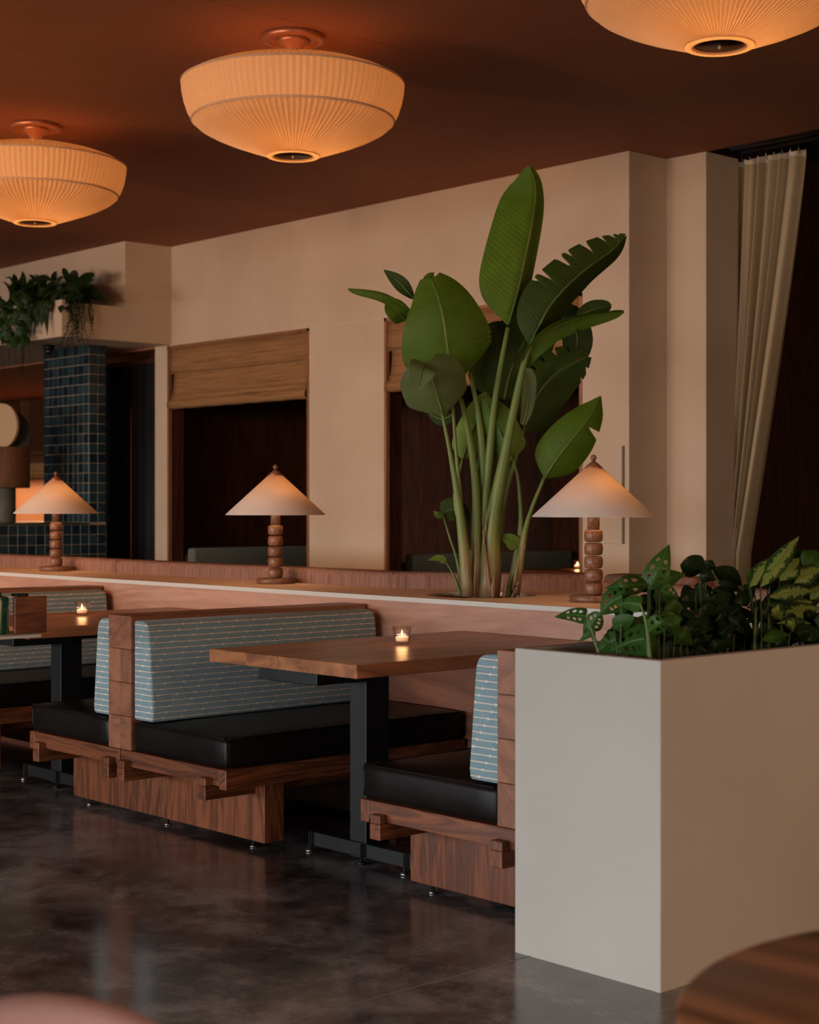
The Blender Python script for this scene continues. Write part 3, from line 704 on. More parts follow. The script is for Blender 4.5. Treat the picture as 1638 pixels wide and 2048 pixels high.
for r in range(nrow):
    z = ZCT + TP * (r + .5)
    for k in range(9): put_tile(MY, (XC - TP * (k + .5), YC, z), tc)
    for k in range(2): put_tile(MX, (XC, YC + TP * (k + .5), z), tc)
ct = thing('tiled_counter', (XC - .3, 8.0, 0), 'low bar counter faced with dark teal tiles beneath the column', 'counter')
box('core', XC - 1.0, XC - .012, 6.4, YC, 0, ZCT - .02, GROUT, ct); box('plinth', XC - 1.0, XC - .012, YC, YC + .22, 0, ZCT - .0005, GROUT, ct)
box('counter_top', XC - 1.0, XC + .004, 6.38, YC + .0, ZCT - .02, ZCT, m_plain('counter_stone', (.03, .035, .03), .15), ct, .003)
for r in range(5):
    for k in range(-2, 13): put_tile(MX, (XC, YC - TP * (k + .5), ZCT - .022 - TP * (r + .5)), ct)

# dark double curtain door between column and wall
dd = tag(bpy.data.objects.new('door_3', None), 'tall dark fabric panel door with a thin vertical wooden pull', None, None, 'structure'); COL.objects.link(dd); dd.location = (-15.4, 9.84, 0)
def drapes():
    n, vs, fs = 60, [], []
    for k in range(n + 1):
        x = -16.6 + 1.86 * k / n; y = 9.84 + .012 * math.sin(k * 1.3) + .006 * math.sin(k * .37)
        vs += [(x, y, 0), (x, y, 2.90)]
    for k in range(n): fs.append((2 * k, 2 * k + 2, 2 * k + 3, 2 * k + 1))
    o = mesh('panel', vs, fs, m_noise('charcoal_cloth', (.010, .012, .016), (.022, .025, .03), 2, .8, .1), dd, True)
    md = o.modifiers.new('t', 'SOLIDIFY'); md.thickness = .02
drapes()
pp = at_y(262, 1000, 9.80)
tube('pull', [(pp.x, 9.80, .4), (pp.x, 9.805, 2.42)], [.016, .009], m_plain('pull_wood', (.20, .075, .03), .5), dd, 8, 4)
box('head_rail', -16.6, -14.75, 9.80, 9.88, 2.90, 2.95, m_plain('rail_dark', (.05, .018, .01), .5), dd)

# small dome camera below the bulkhead
q = at_y(98, 720, 8.75)
dc = thing('dome_camera', (q.x, q.y, 3.05), 'small black dome camera under the plaster bulkhead', 'camera')
lathe('mount', [(.06, 3.05), (.06, 3.02), (.05, 3.0)], (q.x, q.y, 0), BLACK, dc, 24)
lathe('dome', [(.048, 3.0)] + [(.048 * math.cos(a), 3.0 - .06 * math.sin(a)) for a in (.4, .8, 1.2, 1.5)], (q.x, q.y, 0), m_plain('dome_gloss', (.01, .01, .01), .1), dc, 24)

# ------------------------------------------------------------------ sculptural lamp on the counter
bx = at_x(0, 1040, XC - .35); bx = Vector((bx.x, bx.y, ZCT + .001))
sl = thing('sculptural_lamp', bx, 'chunky lamp with wooden drum, stone foot and tilted disc on the tiled counter', 'lamp')
lathe('stone_foot', [(.155, ZCT + .001), (.16, ZCT + .01), (.16, ZCT + .355), (.15, ZCT + .36)], (bx.x, bx.y, 0), m_noise('grey_stone', (.10, .11, .09), (.17, .18, .15), 6, .8), sl, 48)
lathe('wood_drum', [(.300, ZCT + .361), (.305, ZCT + .37), (.305, ZCT + .775), (.300, ZCT + .78)], (bx.x, bx.y, 0), m_wood('drum_wood', (.11, .048, .02), (.22, .105, .05), 'Z', .7, 10), sl, 56)
def disc(name, c, R, th, mat, yaw, parent):
    n = 48; a = Vector((math.cos(yaw), math.sin(yaw), 0)); nr = Vector((-math.sin(yaw), math.cos(yaw), 0)); vs, fs = [], []
    for s in (-1, 1):
        for i in range(n):
            q = 2 * PI * i / n; vs.append(c + a * (R * math.cos(q)) + UP * (R * math.sin(q)) + nr * (s * th / 2))
    fs.append(tuple(range(n))); fs.append(tuple(range(2 * n - 1, n - 1, -1)))
    for i in range(n): fs.append((i, (i + 1) % n, n + (i + 1) % n, n + i))
    return mesh(name, vs, fs, mat, parent)
disc('pale_disc', Vector((bx.x, bx.y, ZCT + 1.0)) + FWD * -.1 + RGT * .05, .23, .03, m_plain('pale_disc', (.46, .33, .19), .7), .25, sl)
disc('dark_disc', Vector((bx.x, bx.y, ZCT + .93)) + FWD * .02 + RGT * .06, .25, .06, m_plain('dark_disc', (.008, .004, .003), .6), 1.0, sl)

# ------------------------------------------------------------------ kitchen shelving beyond the counter
ks = thing('kitchen_shelving', (-20.6, 12.6, 0), 'brown shelving with warm lit niche beyond the tiled counter', 'shelving')
YK = 12.6
def kz(y): return at_y(40, y, YK).z
kxl, kxr = -24.5, -20.0
brn = m_wood('shelf_brown', (.10, .036, .014), (.20, .08, .034), 'X', .5); org = m_plain('niche_wall', (.50, .24, .12), .6)
box('bulkhead', kxl, kxr, YK - .5, YK, kz(775), kz(640), m_wood('bulkhead_brown', (.26, .115, .05), (.36, .17, .08), 'X', .6, 3), ks)
box('bulkhead_lip', kxl, kxr, YK - .55, YK - .05, kz(788), kz(775), m_plain('lip', (.07, .025, .012), .5), ks)
box('back_panel', kxl, kxr, YK + .3, YK + .36, kz(925), kz(788), brn, ks)
box('niche_wall', kxl, kxr, YK + .35, YK + .4, 0, kz(925), org, ks)
for y in (905, 955): box('shelf', kxl, kxr, YK - .05, YK + .34, kz(y + 6), kz(y), brn, ks)
for x in (-23.6, -22.75, -21.6, -20.6): box('upright', x, x + .09, YK - .02, YK + .3, kz(905), kz(800), brn, ks)
box('worktop', kxl, kxr, YK - .6, YK + .34, kz(1052), kz(1046), org, ks); box('cabinet', kxl, kxr, YK - .55, YK + .34, 0, kz(1052), brn, ks)
ld = bpy.data.lights.new('shelf_light', 'AREA'); ld.shape = 'RECTANGLE'; ld.size = 4.2; ld.size_y = .08; ld.energy = 22; ld.color = (1, .60, .30)
lo = bpy.data.objects.new('shelf_light', ld); COL.objects.link(lo); lo.location = (-22.2, YK + .0, kz(963))
lb = at_y(75, 944, YK + .05)
bxs = thing('patterned_box', (lb.x, YK + .08, kz(955)), 'small ochre patterned box on the kitchen shelf', 'box')
box('box_body', lb.x - .35, lb.x + .35, YK, YK + .16, kz(955), kz(937), m_plain('ochre', (.5, .27, .08), .6), bxs)
for i in range(6):
    for k_ in range(2): box('print_mark', lb.x - .30 + .11 * i, lb.x - .255 + .11 * i, YK - .003, YK - .0005, kz(953 - 8 * k_), kz(949 - 8 * k_), m_plain('ochre_dark', (.16, .06, .02), .7), bxs)
for i, pxx in enumerate((48, 70)):
    pp_ = at_y(pxx, 1040, YK - .2); lathe('plate', [(.03, 0), (.10, .004), (.14, .03), (.13, .034), (.09, .012), (.001, .01)], (pp_.x, YK - .2, kz(1046) + .001), m_plain('white_china', (.8, .76, .7), .25), None, 24, True, False)
    tag(bpy.data.objects[('plate' if i == 0 else 'plate.001')], 'white plate on the lit kitchen worktop, %s of two' % ('left' if i == 0 else 'right'), 'plate', 'plates on kitchen worktop')

# ------------------------------------------------------------------ service stand at the left edge
def at_stand(px, py, D=6.0): return at_d(px, py, D)
sp = at_stand(20, 1268); SZ = sp.z
st = thing('service_stand', (sp.x - .16, sp.y - .18, 0), 'slim service stand with cream top entering at the left edge', 'stand')
box('tray_top', sp.x - .32, sp.x + .083, sp.y - .42, sp.y + .085, SZ - .012, SZ, CREAM, st, .003)
lathe('pole', [(.02, .02), (.02, SZ - .012)], (sp.x - .16, sp.y - .18, 0), BLACK, st, 16); lathe('foot', [(.16, 0), (.16, .012), (.03, .02)], (sp.x - .16, sp.y - .18, 0), BLACK, st, 32)
wb0 = at_stand(51, 1268); wbx = thing('menu_holder', (wb0.x, wb0.y, SZ), 'small upright walnut board with black clip at the left edge', 'holder')
wq = at_stand(25, 1268)
bm = bmesh.new(); add_box(bm, wq.x - .0, wq.x + .016, wq.y, wq.y + .135, SZ + .0005, SZ + .137, .005, 3); bm_obj('board', bm, walnut('Y'), wbx)
box('clip', wq.x - .03, wq.x + .012, wq.y + .01, wq.y + .06, SZ + .1375, SZ + .148, BLACK, wbx, .002)
gp0 = at_stand(-10, 1268); gz = thing('glazed_bottle', (gp0.x, gp0.y, SZ + .001), 'green glazed ceramic jar at the left edge', 'jar')
def m_glaze():
    n = NT('green_glaze'); f = n.noise(n.coord('Object', (9, 9, 1.2)), 3, 4, .6, .6); n.base(n.ramp(f, [(.38, (.004, .045, .028)), (.55, (.012, .10, .06)), (.66, (.42, .38, .22))]), .15, 0, .6); return n.m
lathe('jar_body', [(.045, 0), (.05, .005), (.052, .12), (.047, .135), (.03, .14)], (gp0.x, gp0.y, SZ + .001), m_glaze(), gz, 32); lathe('stopper', [(.022, .139), (.024, .15), (.001, .152)], (gp0.x, gp0.y, SZ + .001), BLACK, gz, 20)

# ------------------------------------------------------------------ foreground: round table, pink chair back
ft_c = Vector((-.62, 1.50, 0)); FR = .60
pa = [at_z(1356, 2048, .75), at_z(1405, 1955, .75), at_z(1500, 1889, .75), at_z(1638, 1857, .75)]
def circ(a, b, c):
    ax, ay, bx_, by_, cx_, cy_ = a.x, a.y, b.x, b.y, c.x, c.y; d_ = 2 * (ax * (by_ - cy_) + bx_ * (cy_ - ay) + cx_ * (ay - by_))
    ux = ((ax * ax + ay * ay) * (by_ - cy_) + (bx_ * bx_ + by_ * by_) * (cy_ - ay) + (cx_ * cx_ + cy_ * cy_) * (ay - by_)) / d_
    uy = ((ax * ax + ay * ay) * (cx_ - bx_) + (bx_ * bx_ + by_ * by_) * (ax - cx_) + (cx_ * cx_ + cy_ * cy_) * (bx_ - ax)) / d_
    return Vector((ux, uy, 0)), math.hypot(ax - ux, ay - uy)
ft_c, FR = circ(pa[0], pa[2], pa[3])
print('round table', ft_c, FR)
ft = thing('round_table', (ft_c.x, ft_c.y, 0), 'blurred round walnut table in the bottom right foreground', 'table')
lathe('tabletop', [(FR - .012, .718), (FR, .728), (FR, .744), (FR - .006, .75), (.001, .75)], (ft_c.x, ft_c.y, 0), m_wood('zebra_walnut', (.035, .009, .003), (.58, .22, .085), 'X', .4, 2.0, .4, .05), ft, 96)
lathe('pedestal', [(.05, .03), (.045, .3), (.06, .718)], (ft_c.x, ft_c.y, 0), BLACK, ft, 24); lathe('foot', [(.28, 0), (.28, .015), (.06, .03)], (ft_c.x, ft_c.y, 0), BLACK, ft, 40)

cz = .80
ctop = at_z(130, 1978, cz); cc = ctop - FWD * .30 - RGT * .02
ch = thing('tub_chair', (cc.x, cc.y, 0), 'blurred dusty pink upholstered chair back in the bottom left foreground', 'chair')
PINK = m_noise('dusty_pink', (.40, .235, .20), (.47, .28, .24), 6, .9, .1)
def chair_back():
    n, vs, fs = 28, [], []; A0 = math.atan2(FWD.y, FWD.x); prof = [(.30, .42), (.31, .60), (.315, .74), (.305, .79), (.285, .80), (.262, .785), (.25, .74), (.245, .42)]
    m = len(prof)
    for i in range(n + 1):
        s = -1 + 2 * i / n; a = A0 + s * 1.75; dz = -.22 * abs(s) ** 1.7
        for r, z in prof: vs.append((cc.x + r * math.cos(a), cc.y + r * math.sin(a), z + (dz if z > .5 else 0)))
    for i in range(n):
        for k in range(m): fs.append((i * m + k, (i + 1) * m + k, (i + 1) * m + (k + 1) % m, i * m + (k + 1) % m))
    fs.append(tuple(range(m))); fs.append(tuple(range(n * m + m - 1, n * m - 1, -1)))
    o = mesh('backrest', vs, fs, PINK, ch, True); return o
chair_back()
lathe('seat', [(.24, .36), (.262, .38), (.262, .44), (.24, .47), (.001, .48)], (cc.x, cc.y, 0), PINK, ch, 40)
for k in range(4):
    a = PI / 4 + k * PI / 2; tube('leg', [(cc.x + .22 * math.cos(a), cc.y + .22 * math.sin(a), 0), (cc.x + .17 * math.cos(a), cc.y + .17 * math.sin(a), .365)], [.012, .02], walnut('Z'), ch, 10, 4)

# ------------------------------------------------------------------ bird of paradise in the ledge
DP = (HOLE - CAMP).dot(FWD)
bp = thing('bird_of_paradise', (HOLE.x, HOLE.y, ZL - .04), 'tall bird of paradise plant with huge paddle leaves growing from the ledge', 'plant')
def pp3(q): return at_d(q[0], q[1], DP + (q[2] if len(q) > 2 else 0))
PXM = DP / F_PX
def bleaf(pts, wpx, mat, **k):
    mr = k.pop('rib', None)
    return leaf('leaf', bp, [pp3(q) for q in pts], wpx * PXM, mat, midrib=(.0045, STEM_G) if mr is None else mr, seg=k.pop('seg', 44), **k)
T_ = lambda lst: tuple(lst)
# back layer
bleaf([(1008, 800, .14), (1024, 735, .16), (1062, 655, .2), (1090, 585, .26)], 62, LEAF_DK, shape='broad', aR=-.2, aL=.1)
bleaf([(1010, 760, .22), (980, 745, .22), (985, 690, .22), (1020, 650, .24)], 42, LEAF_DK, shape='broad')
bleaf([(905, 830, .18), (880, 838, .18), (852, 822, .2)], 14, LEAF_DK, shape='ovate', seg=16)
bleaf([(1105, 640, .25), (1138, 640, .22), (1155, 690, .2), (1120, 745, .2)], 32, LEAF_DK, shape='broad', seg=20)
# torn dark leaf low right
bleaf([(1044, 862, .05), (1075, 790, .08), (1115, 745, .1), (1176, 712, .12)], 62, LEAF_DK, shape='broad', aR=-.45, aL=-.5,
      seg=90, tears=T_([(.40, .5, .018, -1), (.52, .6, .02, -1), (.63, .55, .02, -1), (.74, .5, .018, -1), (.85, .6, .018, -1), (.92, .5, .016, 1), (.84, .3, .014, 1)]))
# pointed leaf + rolled leaf, upper left (behind)
bleaf([(830, 600, .12), (800, 566, .1), (768, 540, .1)], 15, LEAF_DK, shape='lance', seg=18)
bleaf([(845, 640, .14), (800, 606, .06), (760, 586, .02), (697, 577, 0)], 19, LEAF_LT, shape='strap', aR=.9, aL=-.4, curl=.8, seg=24)
bleaf([(812, 640, .14), (795, 622, .1), (775, 603, .08)], 22, LEAF_BIG, shape='broad', aR=.3, seg=16)
bleaf([(845, 580, .1), (858, 556, .12), (868, 545, .14)], 10, LEAF_LT, shape='ovate', seg=12)
# big upright leaf
bleaf([(1016, 650, 0), (1034, 590, 0), (1054, 500, .02), (1069, 420, .05), (1071, 372, .06), (1062, 338, .05)], 84, LEAF_BIG, shape='banana', aR=-1.18, aL=.02, curl=-.12)
# big left leaf, tip folding back
bleaf([(912, 762, 0), (899, 716, -.05), (891, 660, -.08), (880, 606, -.07), (862, 556, -.02)], 98, LEAF_BIG, shape='egg', aR=-.12, aL=-.08, curl=-.25, tears=T_([(.28, .10, .02, 1), (.34, .07, .015, 1)]))
# torn leaf to the upper right
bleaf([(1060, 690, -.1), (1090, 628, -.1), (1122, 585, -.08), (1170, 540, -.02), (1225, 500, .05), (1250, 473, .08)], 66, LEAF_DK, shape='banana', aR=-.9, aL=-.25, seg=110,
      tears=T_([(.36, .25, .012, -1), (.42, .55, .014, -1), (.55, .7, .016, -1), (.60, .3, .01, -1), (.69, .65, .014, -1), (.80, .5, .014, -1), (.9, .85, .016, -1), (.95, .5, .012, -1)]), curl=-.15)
# folded strap leaf to the right
bleaf([(1046, 735, -.06), (1060, 700, -.1), (1100, 660, -.1), (1160, 637, -.06), (1247, 622, 0)], 27, LEAF_BIG, shape='strap', aR=-.5, aL=.75, curl=.5, tears=T_([(.88, .7, .04, -1), (.7, .3, .03, 1)]))
bleaf([(1155, 632, .02), (1185, 620, .04), (1222, 612, .06)], 19, LEAF_DK, shape='strap', aR=-.4, aL=.1, seg=18)
# curled grey-green leaf, left
bleaf([(886, 830, -.1), (876, 796, -.14), (866, 762, -.17), (852, 727, -.2)], 72, LEAF_GREY, shape='paddle', aR=-.2, aL=-.15, curl=-.3)
bleaf([(850, 726, -.21), (845, 738, -.26), (840, 758, -.27), (837, 780, -.26)], 27, LEAF_GREY, shape='heart', aR=.1, aL=.1, seg=18)
# bright lower leaves
bleaf([(926, 918, .08), (938, 876, .07), (955, 838, .07), (974, 786, .1)], 33, LEAF_LT, shape='broad', aR=-.2, aL=-.1, curl=-.2)
bleaf([(1026, 920, -.02), (1012, 890, -.03), (992, 845, -.02), (968, 797, .02)], 42, LEAF_LT, shape='broad', aR=-.1, aL=-.35, curl=-.2)
bleaf([(1088, 958, -.05), (1112, 920, -.08), (1150, 872, -.1), (1182, 828, -.08), (1200, 795, -.05)], 54, LEAF_BIG, shape='ovate', aR=-.35, aL=-.2, curl=-.2, seg=70, tears=T_([(.62, .8, .035, 1)]))
# rolled piece by the right stalk
bleaf([(1046, 850, 0), (1056, 810, 0), (1060, 760, 0), (1052, 735, 0)], 15, LEAF_GREY, shape='strap', aR=.5, aL=.3, seg=18)
# small leaves near the base
sr = (.0022, STEM_G)
bleaf([(885, 1030, .05), (905, 1018, .05), (925, 1030, .06), (936, 1060, .07)], 23, LEAF_DK, shape='heart', seg=18, rib=sr)
bleaf([(888, 1030, .03), (876, 1030, .02), (867, 1022, .02)], 7, LEAF_BIG, shape='ovate', seg=10, rib=sr)
bleaf([(1036, 1094, -.05), (1020, 1080, -.06), (1000, 1072, -.06)], 15, LEAF_LT, shape='heart', seg=16, rib=sr)
bleaf([(893, 1126, 0), (878, 1116, -.01), (856, 1120, -.02)], 7, LEAF_LT, shape='ovate', seg=12, rib=sr)
def stalk(pts, rad, mat=None, name='stalk'): return tube(name, [pp3(q) for q in pts], [r * PXM * (1 + .38 * i_ / (len(rad) - 1)) for i_, r in enumerate(rad)], mat or STALK, bp, 10, 18)
stalk([(1016, 655, .0), (990, 800, -.02), (978, 930, -.02), (964, 1080, -.02), (957, 1194, 0)], [4.5, 6, 8, 9, 10])
stalk([(1062, 690, -.1), (1046, 735, -.1), (1012, 900, -.09), (986, 1050, -.08), (976, 1196, -.06)], [4.5, 6, 8.5, 13, 17])
stalk([(940, 745, .03), (957, 830, .02), (966, 920, 0), (966, 1060, 0), (966, 1194, -.02)], [4, 5.5, 8, 11, 13])
stalk([(922, 798, .05), (940, 880, 0), (952, 980, -.04), (953, 1080, -.05), (954, 1196, -.06)], [4.5, 6, 7, 8, 9])
stalk([(884, 826, -.1), (900, 905, -.1), (914, 985, -.1), (926, 1080, -.1), (936, 1192, -.1)], [3, 4, 6, 8, 9])
stalk([(905, 805, 0), (912, 900, .02), (922, 1010, .02), (932, 1110, .0), (940, 1190, .0)], [3, 3.5, 4, 5, 6])
stalk([(925, 918, .08), (917, 960, .06), (920, 1010, .04), (928, 1100, .03)], [2.5, 2.5, 3, 4])
stalk([(1088, 956, -.05), (1062, 1022, -.05), (1048, 1075, -.05), (1030, 1190, -.04)], [3.5, 4, 5, 7])
stalk([(1026, 918, -.02), (1036, 960, -.03), (1042, 1040, -.03), (1034, 1110, -.03), (1018, 1192, -.03)], [2.5, 3, 4.5, 6, 7])
stalk([(1010, 850, .1), (1018, 930, .08), (1008, 1020, .06), (1000, 1100, .05), (992, 1188, .04)], [3, 3.5, 4, 5, 6])
stalk([(1048, 855, .05), (1030, 920, .05), (1012, 990, .05), (998, 1080, .03)], [3, 3.5, 4, 5])
stalk([(974, 786, .08), (962, 900, .08), (948, 1050, .06), (945, 1190, .04)], [3, 4, 5, 6])
stalk([(886, 1030, .04), (898, 1070, .02), (914, 1120, 0), (926, 1190, -.02)], [1.6, 2, 2.6, 3.2], STEM_G)
stalk([(893, 1126, 0), (908, 1152, -.03), (922, 1190, -.05)], [1.5, 2, 2.6], STEM_G)
stalk([(1036, 1094, -.05), (1032, 1130, -.07), (1012, 1195, -.08)], [2, 3, 5], STEM_G)
stalk([(908, 985, -.1), (914, 1020, -.1), (922, 1060, -.1), (930, 1190, -.1)], [2.5, 5, 5, 5])
for (a, b, c_, r1, r2) in [((966, 1060), (972, 1120), (980, 1194), 5, 9), ((955, 1090), (950, 1140), (948, 1194), 3, 5), ((1018, 1150), (1012, 1170), (1008, 1194), 6, 6), ((1036, 1164), (1032, 1178), (1027, 1194), 5, 6), ((930, 1120), (936, 1150), (938, 1194), 4, 5), ((990, 1150), (986, 1170), (982, 1196), 8, 10), ((1044, 1050), (1040, 1100), (1025, 1180), 2, 5), ((970, 960), (972, 1010), (972, 1090), 1.5, 4)]:
    tube('dry_sheath', [pp3((*a, -.11)), pp3((*b, -.12)), pp3((*c_, -.1))], [r1 * PXM * .5, r1 * PXM, r2 * PXM], SHEATH, bp, 7, 8, True, .5)
fs_v, fs_f = [], []
for i in range(260):
    a = random.random() * 6.28; r = HR * .95 * math.sqrt(random.random()); p = Vector((HOLE.x + r * math.cos(a), HOLE.y + r * math.sin(a), ZL - .04 + random.random() * .03)); b = random.random() * 6.28
    dv = Vector((math.cos(b), math.sin(b), random.uniform(-.2, .5))) * random.uniform(.02, .06); sd = Vector((-math.sin(b), math.cos(b), 0)) * .0022; k = len(fs_v)
    fs_v += [p - sd, p + sd, p + dv + sd, p + dv - sd]; fs_f.append((k, k + 1, k + 2, k + 3))
tag(mesh('fibre_mulch', fs_v, fs_f, FIBRE, bp), kind='stuff')

# ------------------------------------------------------------------ plants in the plaster planter
def dpl(px, off=0): # depth of the planter's middle along this pixel column
    u = (px - CX) / F_PX; return max(3.13 / (-(FWD.x + RGT.x * u)) + off, 3.61 / (FWD.y + RGT.y * u))
def q3(q): return at_d(q[0], q[1], dpl(q[0], q[2] if len(q) > 2 else 0))
def root3(px, off=0): 
    p = at_d(px, 1290, dpl(px, off)); p.x = min(max(p.x, PX0 + .09), PX1 - .09); p.y = min(max(p.y, PY0 + .1), PY1 - .1); p.z = .845; return p
MON_H = [(s * u, t, .19, .052) for s in (-1, 1) for u, t in ((.45, .24), (.47, .44), (.42, .63))]
def plant(name, px, label, cat='plant', off=0):
    return thing(name, root3(px, off), label, cat)
def pleaf(P, base, tip, w, mat, shape='ovate', off=0, mid=None, aR=-.25, aL=-.25, stem=None, holes=(), curl=-.15, seg=18, nw=5, tears=()):
    b = (base[0], base[1], off); t = (tip[0], tip[1], off - .02)
    m = mid or ((base[0] + tip[0]) / 2 + random.uniform(-3, 3), (base[1] + tip[1]) / 2 - random.uniform(1, 5))
    pts = [q3(b), q3((m[0], m[1], off - .03)), q3(t)]
    sc = dpl(base[0]) / F_PX
    leaf('leaf', P, pts, w * sc * 1.22, mat, shape, aR, aL, curl=curl, seg=seg, nw=nw, holes=holes, tears=tears)
    if stem is not None:
        r = root3(stem, off); k = (r + q3(b)) / 2 + Vector((0, 0, .015))
        tube('stem', [r, k, q3(b)], [.0042, .0034, .0024], STEM_D, P, 6, 8)
FILL = []
mo = plant('swiss_cheese_plant', 1270, 'swiss cheese vine with holed leaves at the planter\'s front corner', off=-.1)
for base, tip, w, off, stem, hl in [
    ((1172, 1232), (1110, 1234), 16, -.25, None, 1), ((1178, 1262), (1202, 1226), 18, -.25, 1205, 1), ((1300, 1178), (1338, 1090), 22, -.02, 1300, 1),
    ((1296, 1168), (1211, 1176), 19, -.1, 1295, 1), ((1245, 1192), (1202, 1228), 26, -.2, 1235, 1), ((1282, 1208), (1236, 1210), 15, -.26, None, 0),
    ((1290, 1276), (1222, 1302), 28, -.3, 1296, 1), ((1294, 1264), (1350, 1230), 17, -.3, 1297, 1), ((1320, 1182), (1358, 1198), 15, -.1, 1315, 1),
    ((1228, 1258), (1270, 1234), 15, -.24, 1235, 0), ((1232, 1278), (1192, 1304), 18, -.2, 1235, 0), ((1312, 1164), (1370, 1148), 18, 0, 1315, 0),
    ((1180, 1240), (1166, 1268), 8, -.24, None, 0), ((1190, 1262), (1157, 1284), 7, -.24, None, 0), ((1300, 1182), (1278, 1162), 14, .05, 1305, 0),
    ((1330, 1240), (1352, 1272), 18, -.2, 1325, 0), ((1330, 1215), (1372, 1232), 18, -.05, 1330, 0), ((1350, 1262), (1386, 1290), 17, -.12, 1345, 0),
    ((1255, 1262), (1232, 1235), 16, 0, 1262, 0), ((1262, 1240), (1228, 1222), 18, .05, 1266, 0), ((1318, 1290), (1268, 1296), 18, -.15, 1318, 0),
    ((1340, 1200), (1310, 1222), 16, .08, 1335, 1), ((1285, 1255), (1262, 1290), 18, -.05, 1290, 0), ((1365, 1240), (1400, 1262), 16, 0, 1360, 0)]:
    pleaf(mo, base, tip, w, LEAF_MON if off < .03 else LEAF_POT, 'heart', off, None, random.uniform(-.5, 0), random.uniform(-.5, 0), stem, MON_H if hl else (), seg=34 if hl else 16, nw=10 if hl else 4)
for i in range(120):   # lower dark foliage of the three planter plants
    bx0 = random.uniform(1225, 1640); by0 = random.uniform(1188, 1296); an = random.uniform(0, 6.28); ln = random.uniform(34, 62)
    FILL.append((bx0, by0, bx0 + ln * math.cos(an), min(by0 + ln * .55 * math.sin(an), 1300), random.uniform(.0, .22)))
for i in range(60):   # low leaves near the rim
    bx0 = random.uniform(1240, 1640); by0 = random.uniform(1235, 1290); an = random.uniform(0, 6.28); ln = random.uniform(30, 55)
    FILL.append((bx0, by0, bx0 + ln * math.cos(an), min(by0 + ln * .5 * math.sin(an), 1296), random.uniform(-.14, .0)))
tube('stem', [root3(1299, -.26), q3((1294, 1255, -.27)), q3((1280, 1206, -.26))], [.007, .006, .003], STEM_G, mo, 7, 10)
tube('stem', [root3(1206, -.2), q3((1190, 1280, -.24)), q3((1174, 1234, -.25))], [.006, .0045, .003], STEM_G, mo, 7, 10)
du = plant('dark_leaf_plant', 1420, 'dark glossy broad-leaved plant in the middle of the planter')
for base, tip, w, off, stem, sh in [
    ((1408, 1142), (1362, 1130), 22, .05, 1400, 'heart'), ((1400, 1150), (1432, 1160), 17, .0, 1405, 'heart'), ((1412, 1140), (1424, 1120), 11, .06, 1408, 'ovate'),
    ((1484, 1172), (1426, 1137), 17, .08, 1480, 'lance'), ((1482, 1182), (1436, 1164), 9, .1, 1478, 'lance'), ((1408, 1250), (1398, 1168), 19, .05, 1408, 'lance'),
    ((1492, 1240), (1418, 1200), 25, .06, 1488, 'lance'), ((1480, 1214), (1425, 1180), 18, .12, 1480, 'lance'), ((1440, 1250), (1400, 1215), 20, .0, 1440, 'lance'),
    ((1390, 1180), (1362, 1200), 15, .0, 1395, 'heart'), ((1420, 1260), (1445, 1282), 11, -.05, 1420, 'lance'), ((1470, 1250), (1500, 1275), 14, .02, 1465, 'lance'),
    ((1455, 1230), (1505, 1262), 18, .0, 1455, 'lance'), ((1430, 1225), (1470, 1190), 18, .1, 1432, 'lance'), ((1385, 1210), (1420, 1240), 18, .1, 1388, 'lance'),
    ((1375, 1255), (1400, 1295), 16, 0, 1375, 'lance'), ((1400, 1280), (1360, 1296), 14, .05, 1405, 'lance'), ((1415, 1190), (1440, 1215), 14, .04, 1415, 'ovate')]:
    pleaf(du, base, tip, w, LEAF_POT, sh, off, None, random.uniform(-.5, .1), random.uniform(-.5, .1), stem)
ag = plant('variegated_plant', 1535, 'plant with yellow-speckled upright leaves at the planter\'s right end')
for base, tip, w, off, stem, mt in [
    ((1500, 1174), (1547, 1112), 17, -.05, 1518, 0), ((1521, 1174), (1598, 1073), 17, -.1, 1524, 0), ((1560, 1162), (1598, 1116), 20, .0, 1545, 0),
    ((1588, 1166), (1645, 1134), 16, -.02, 1550, 0), ((1608, 1140), (1634, 1102), 19, .02, 1570, 2), ((1538, 1194), (1628, 1182), 13, -.1, 1535, 0),
    ((1550, 1182), (1642, 1166), 14, .02, 1545, 1), ((1528, 1212), (1588, 1200), 14, -.05, 1530, 1), ((1622, 1248), (1553, 1247), 7, -.1, None, 0),
    ((1580, 1264), (1655, 1276), 15, -.12, 1575, 1), ((1524, 1280), (1580, 1270), 11, -.18, 1520, 2), ((1540, 1150), (1575, 1100), 16, .1, 1540, 1),
    ((1570, 1140), (1612, 1098), 10, .12, 1565, 1), ((1560, 1235), (1640, 1215), 17, .0, 1560, 0), ((1600, 1215), (1650, 1190), 15, .1, 1600, 1),
    ((1510, 1190), (1470, 1205), 12, 0, 1515, 1), ((1505, 1200), (1488, 1170), 10, .04, 1512, 1), ((1545, 1225), (1600, 1240), 15, .05, 1550, 1), ((1498, 1172), (1492, 1138), 4, -.04, 1512, 2),
    ((1590, 1180), (1560, 1128), 18, .06, 1580, 0), ((1620, 1200), (1660, 1165), 16, .05, 1610, 0), ((1600, 1260), (1630, 1232), 14, .05, 1600, 1), ((1535, 1180), (1520, 1130), 14, .08, 1535, 1)]:
    pleaf(ag, base, tip, w, (LEAF_AGL, LEAF_POT, LEAF_MON)[mt], 'lance', off, None, random.uniform(-.4, .2), random.uniform(-.4, .2), stem)
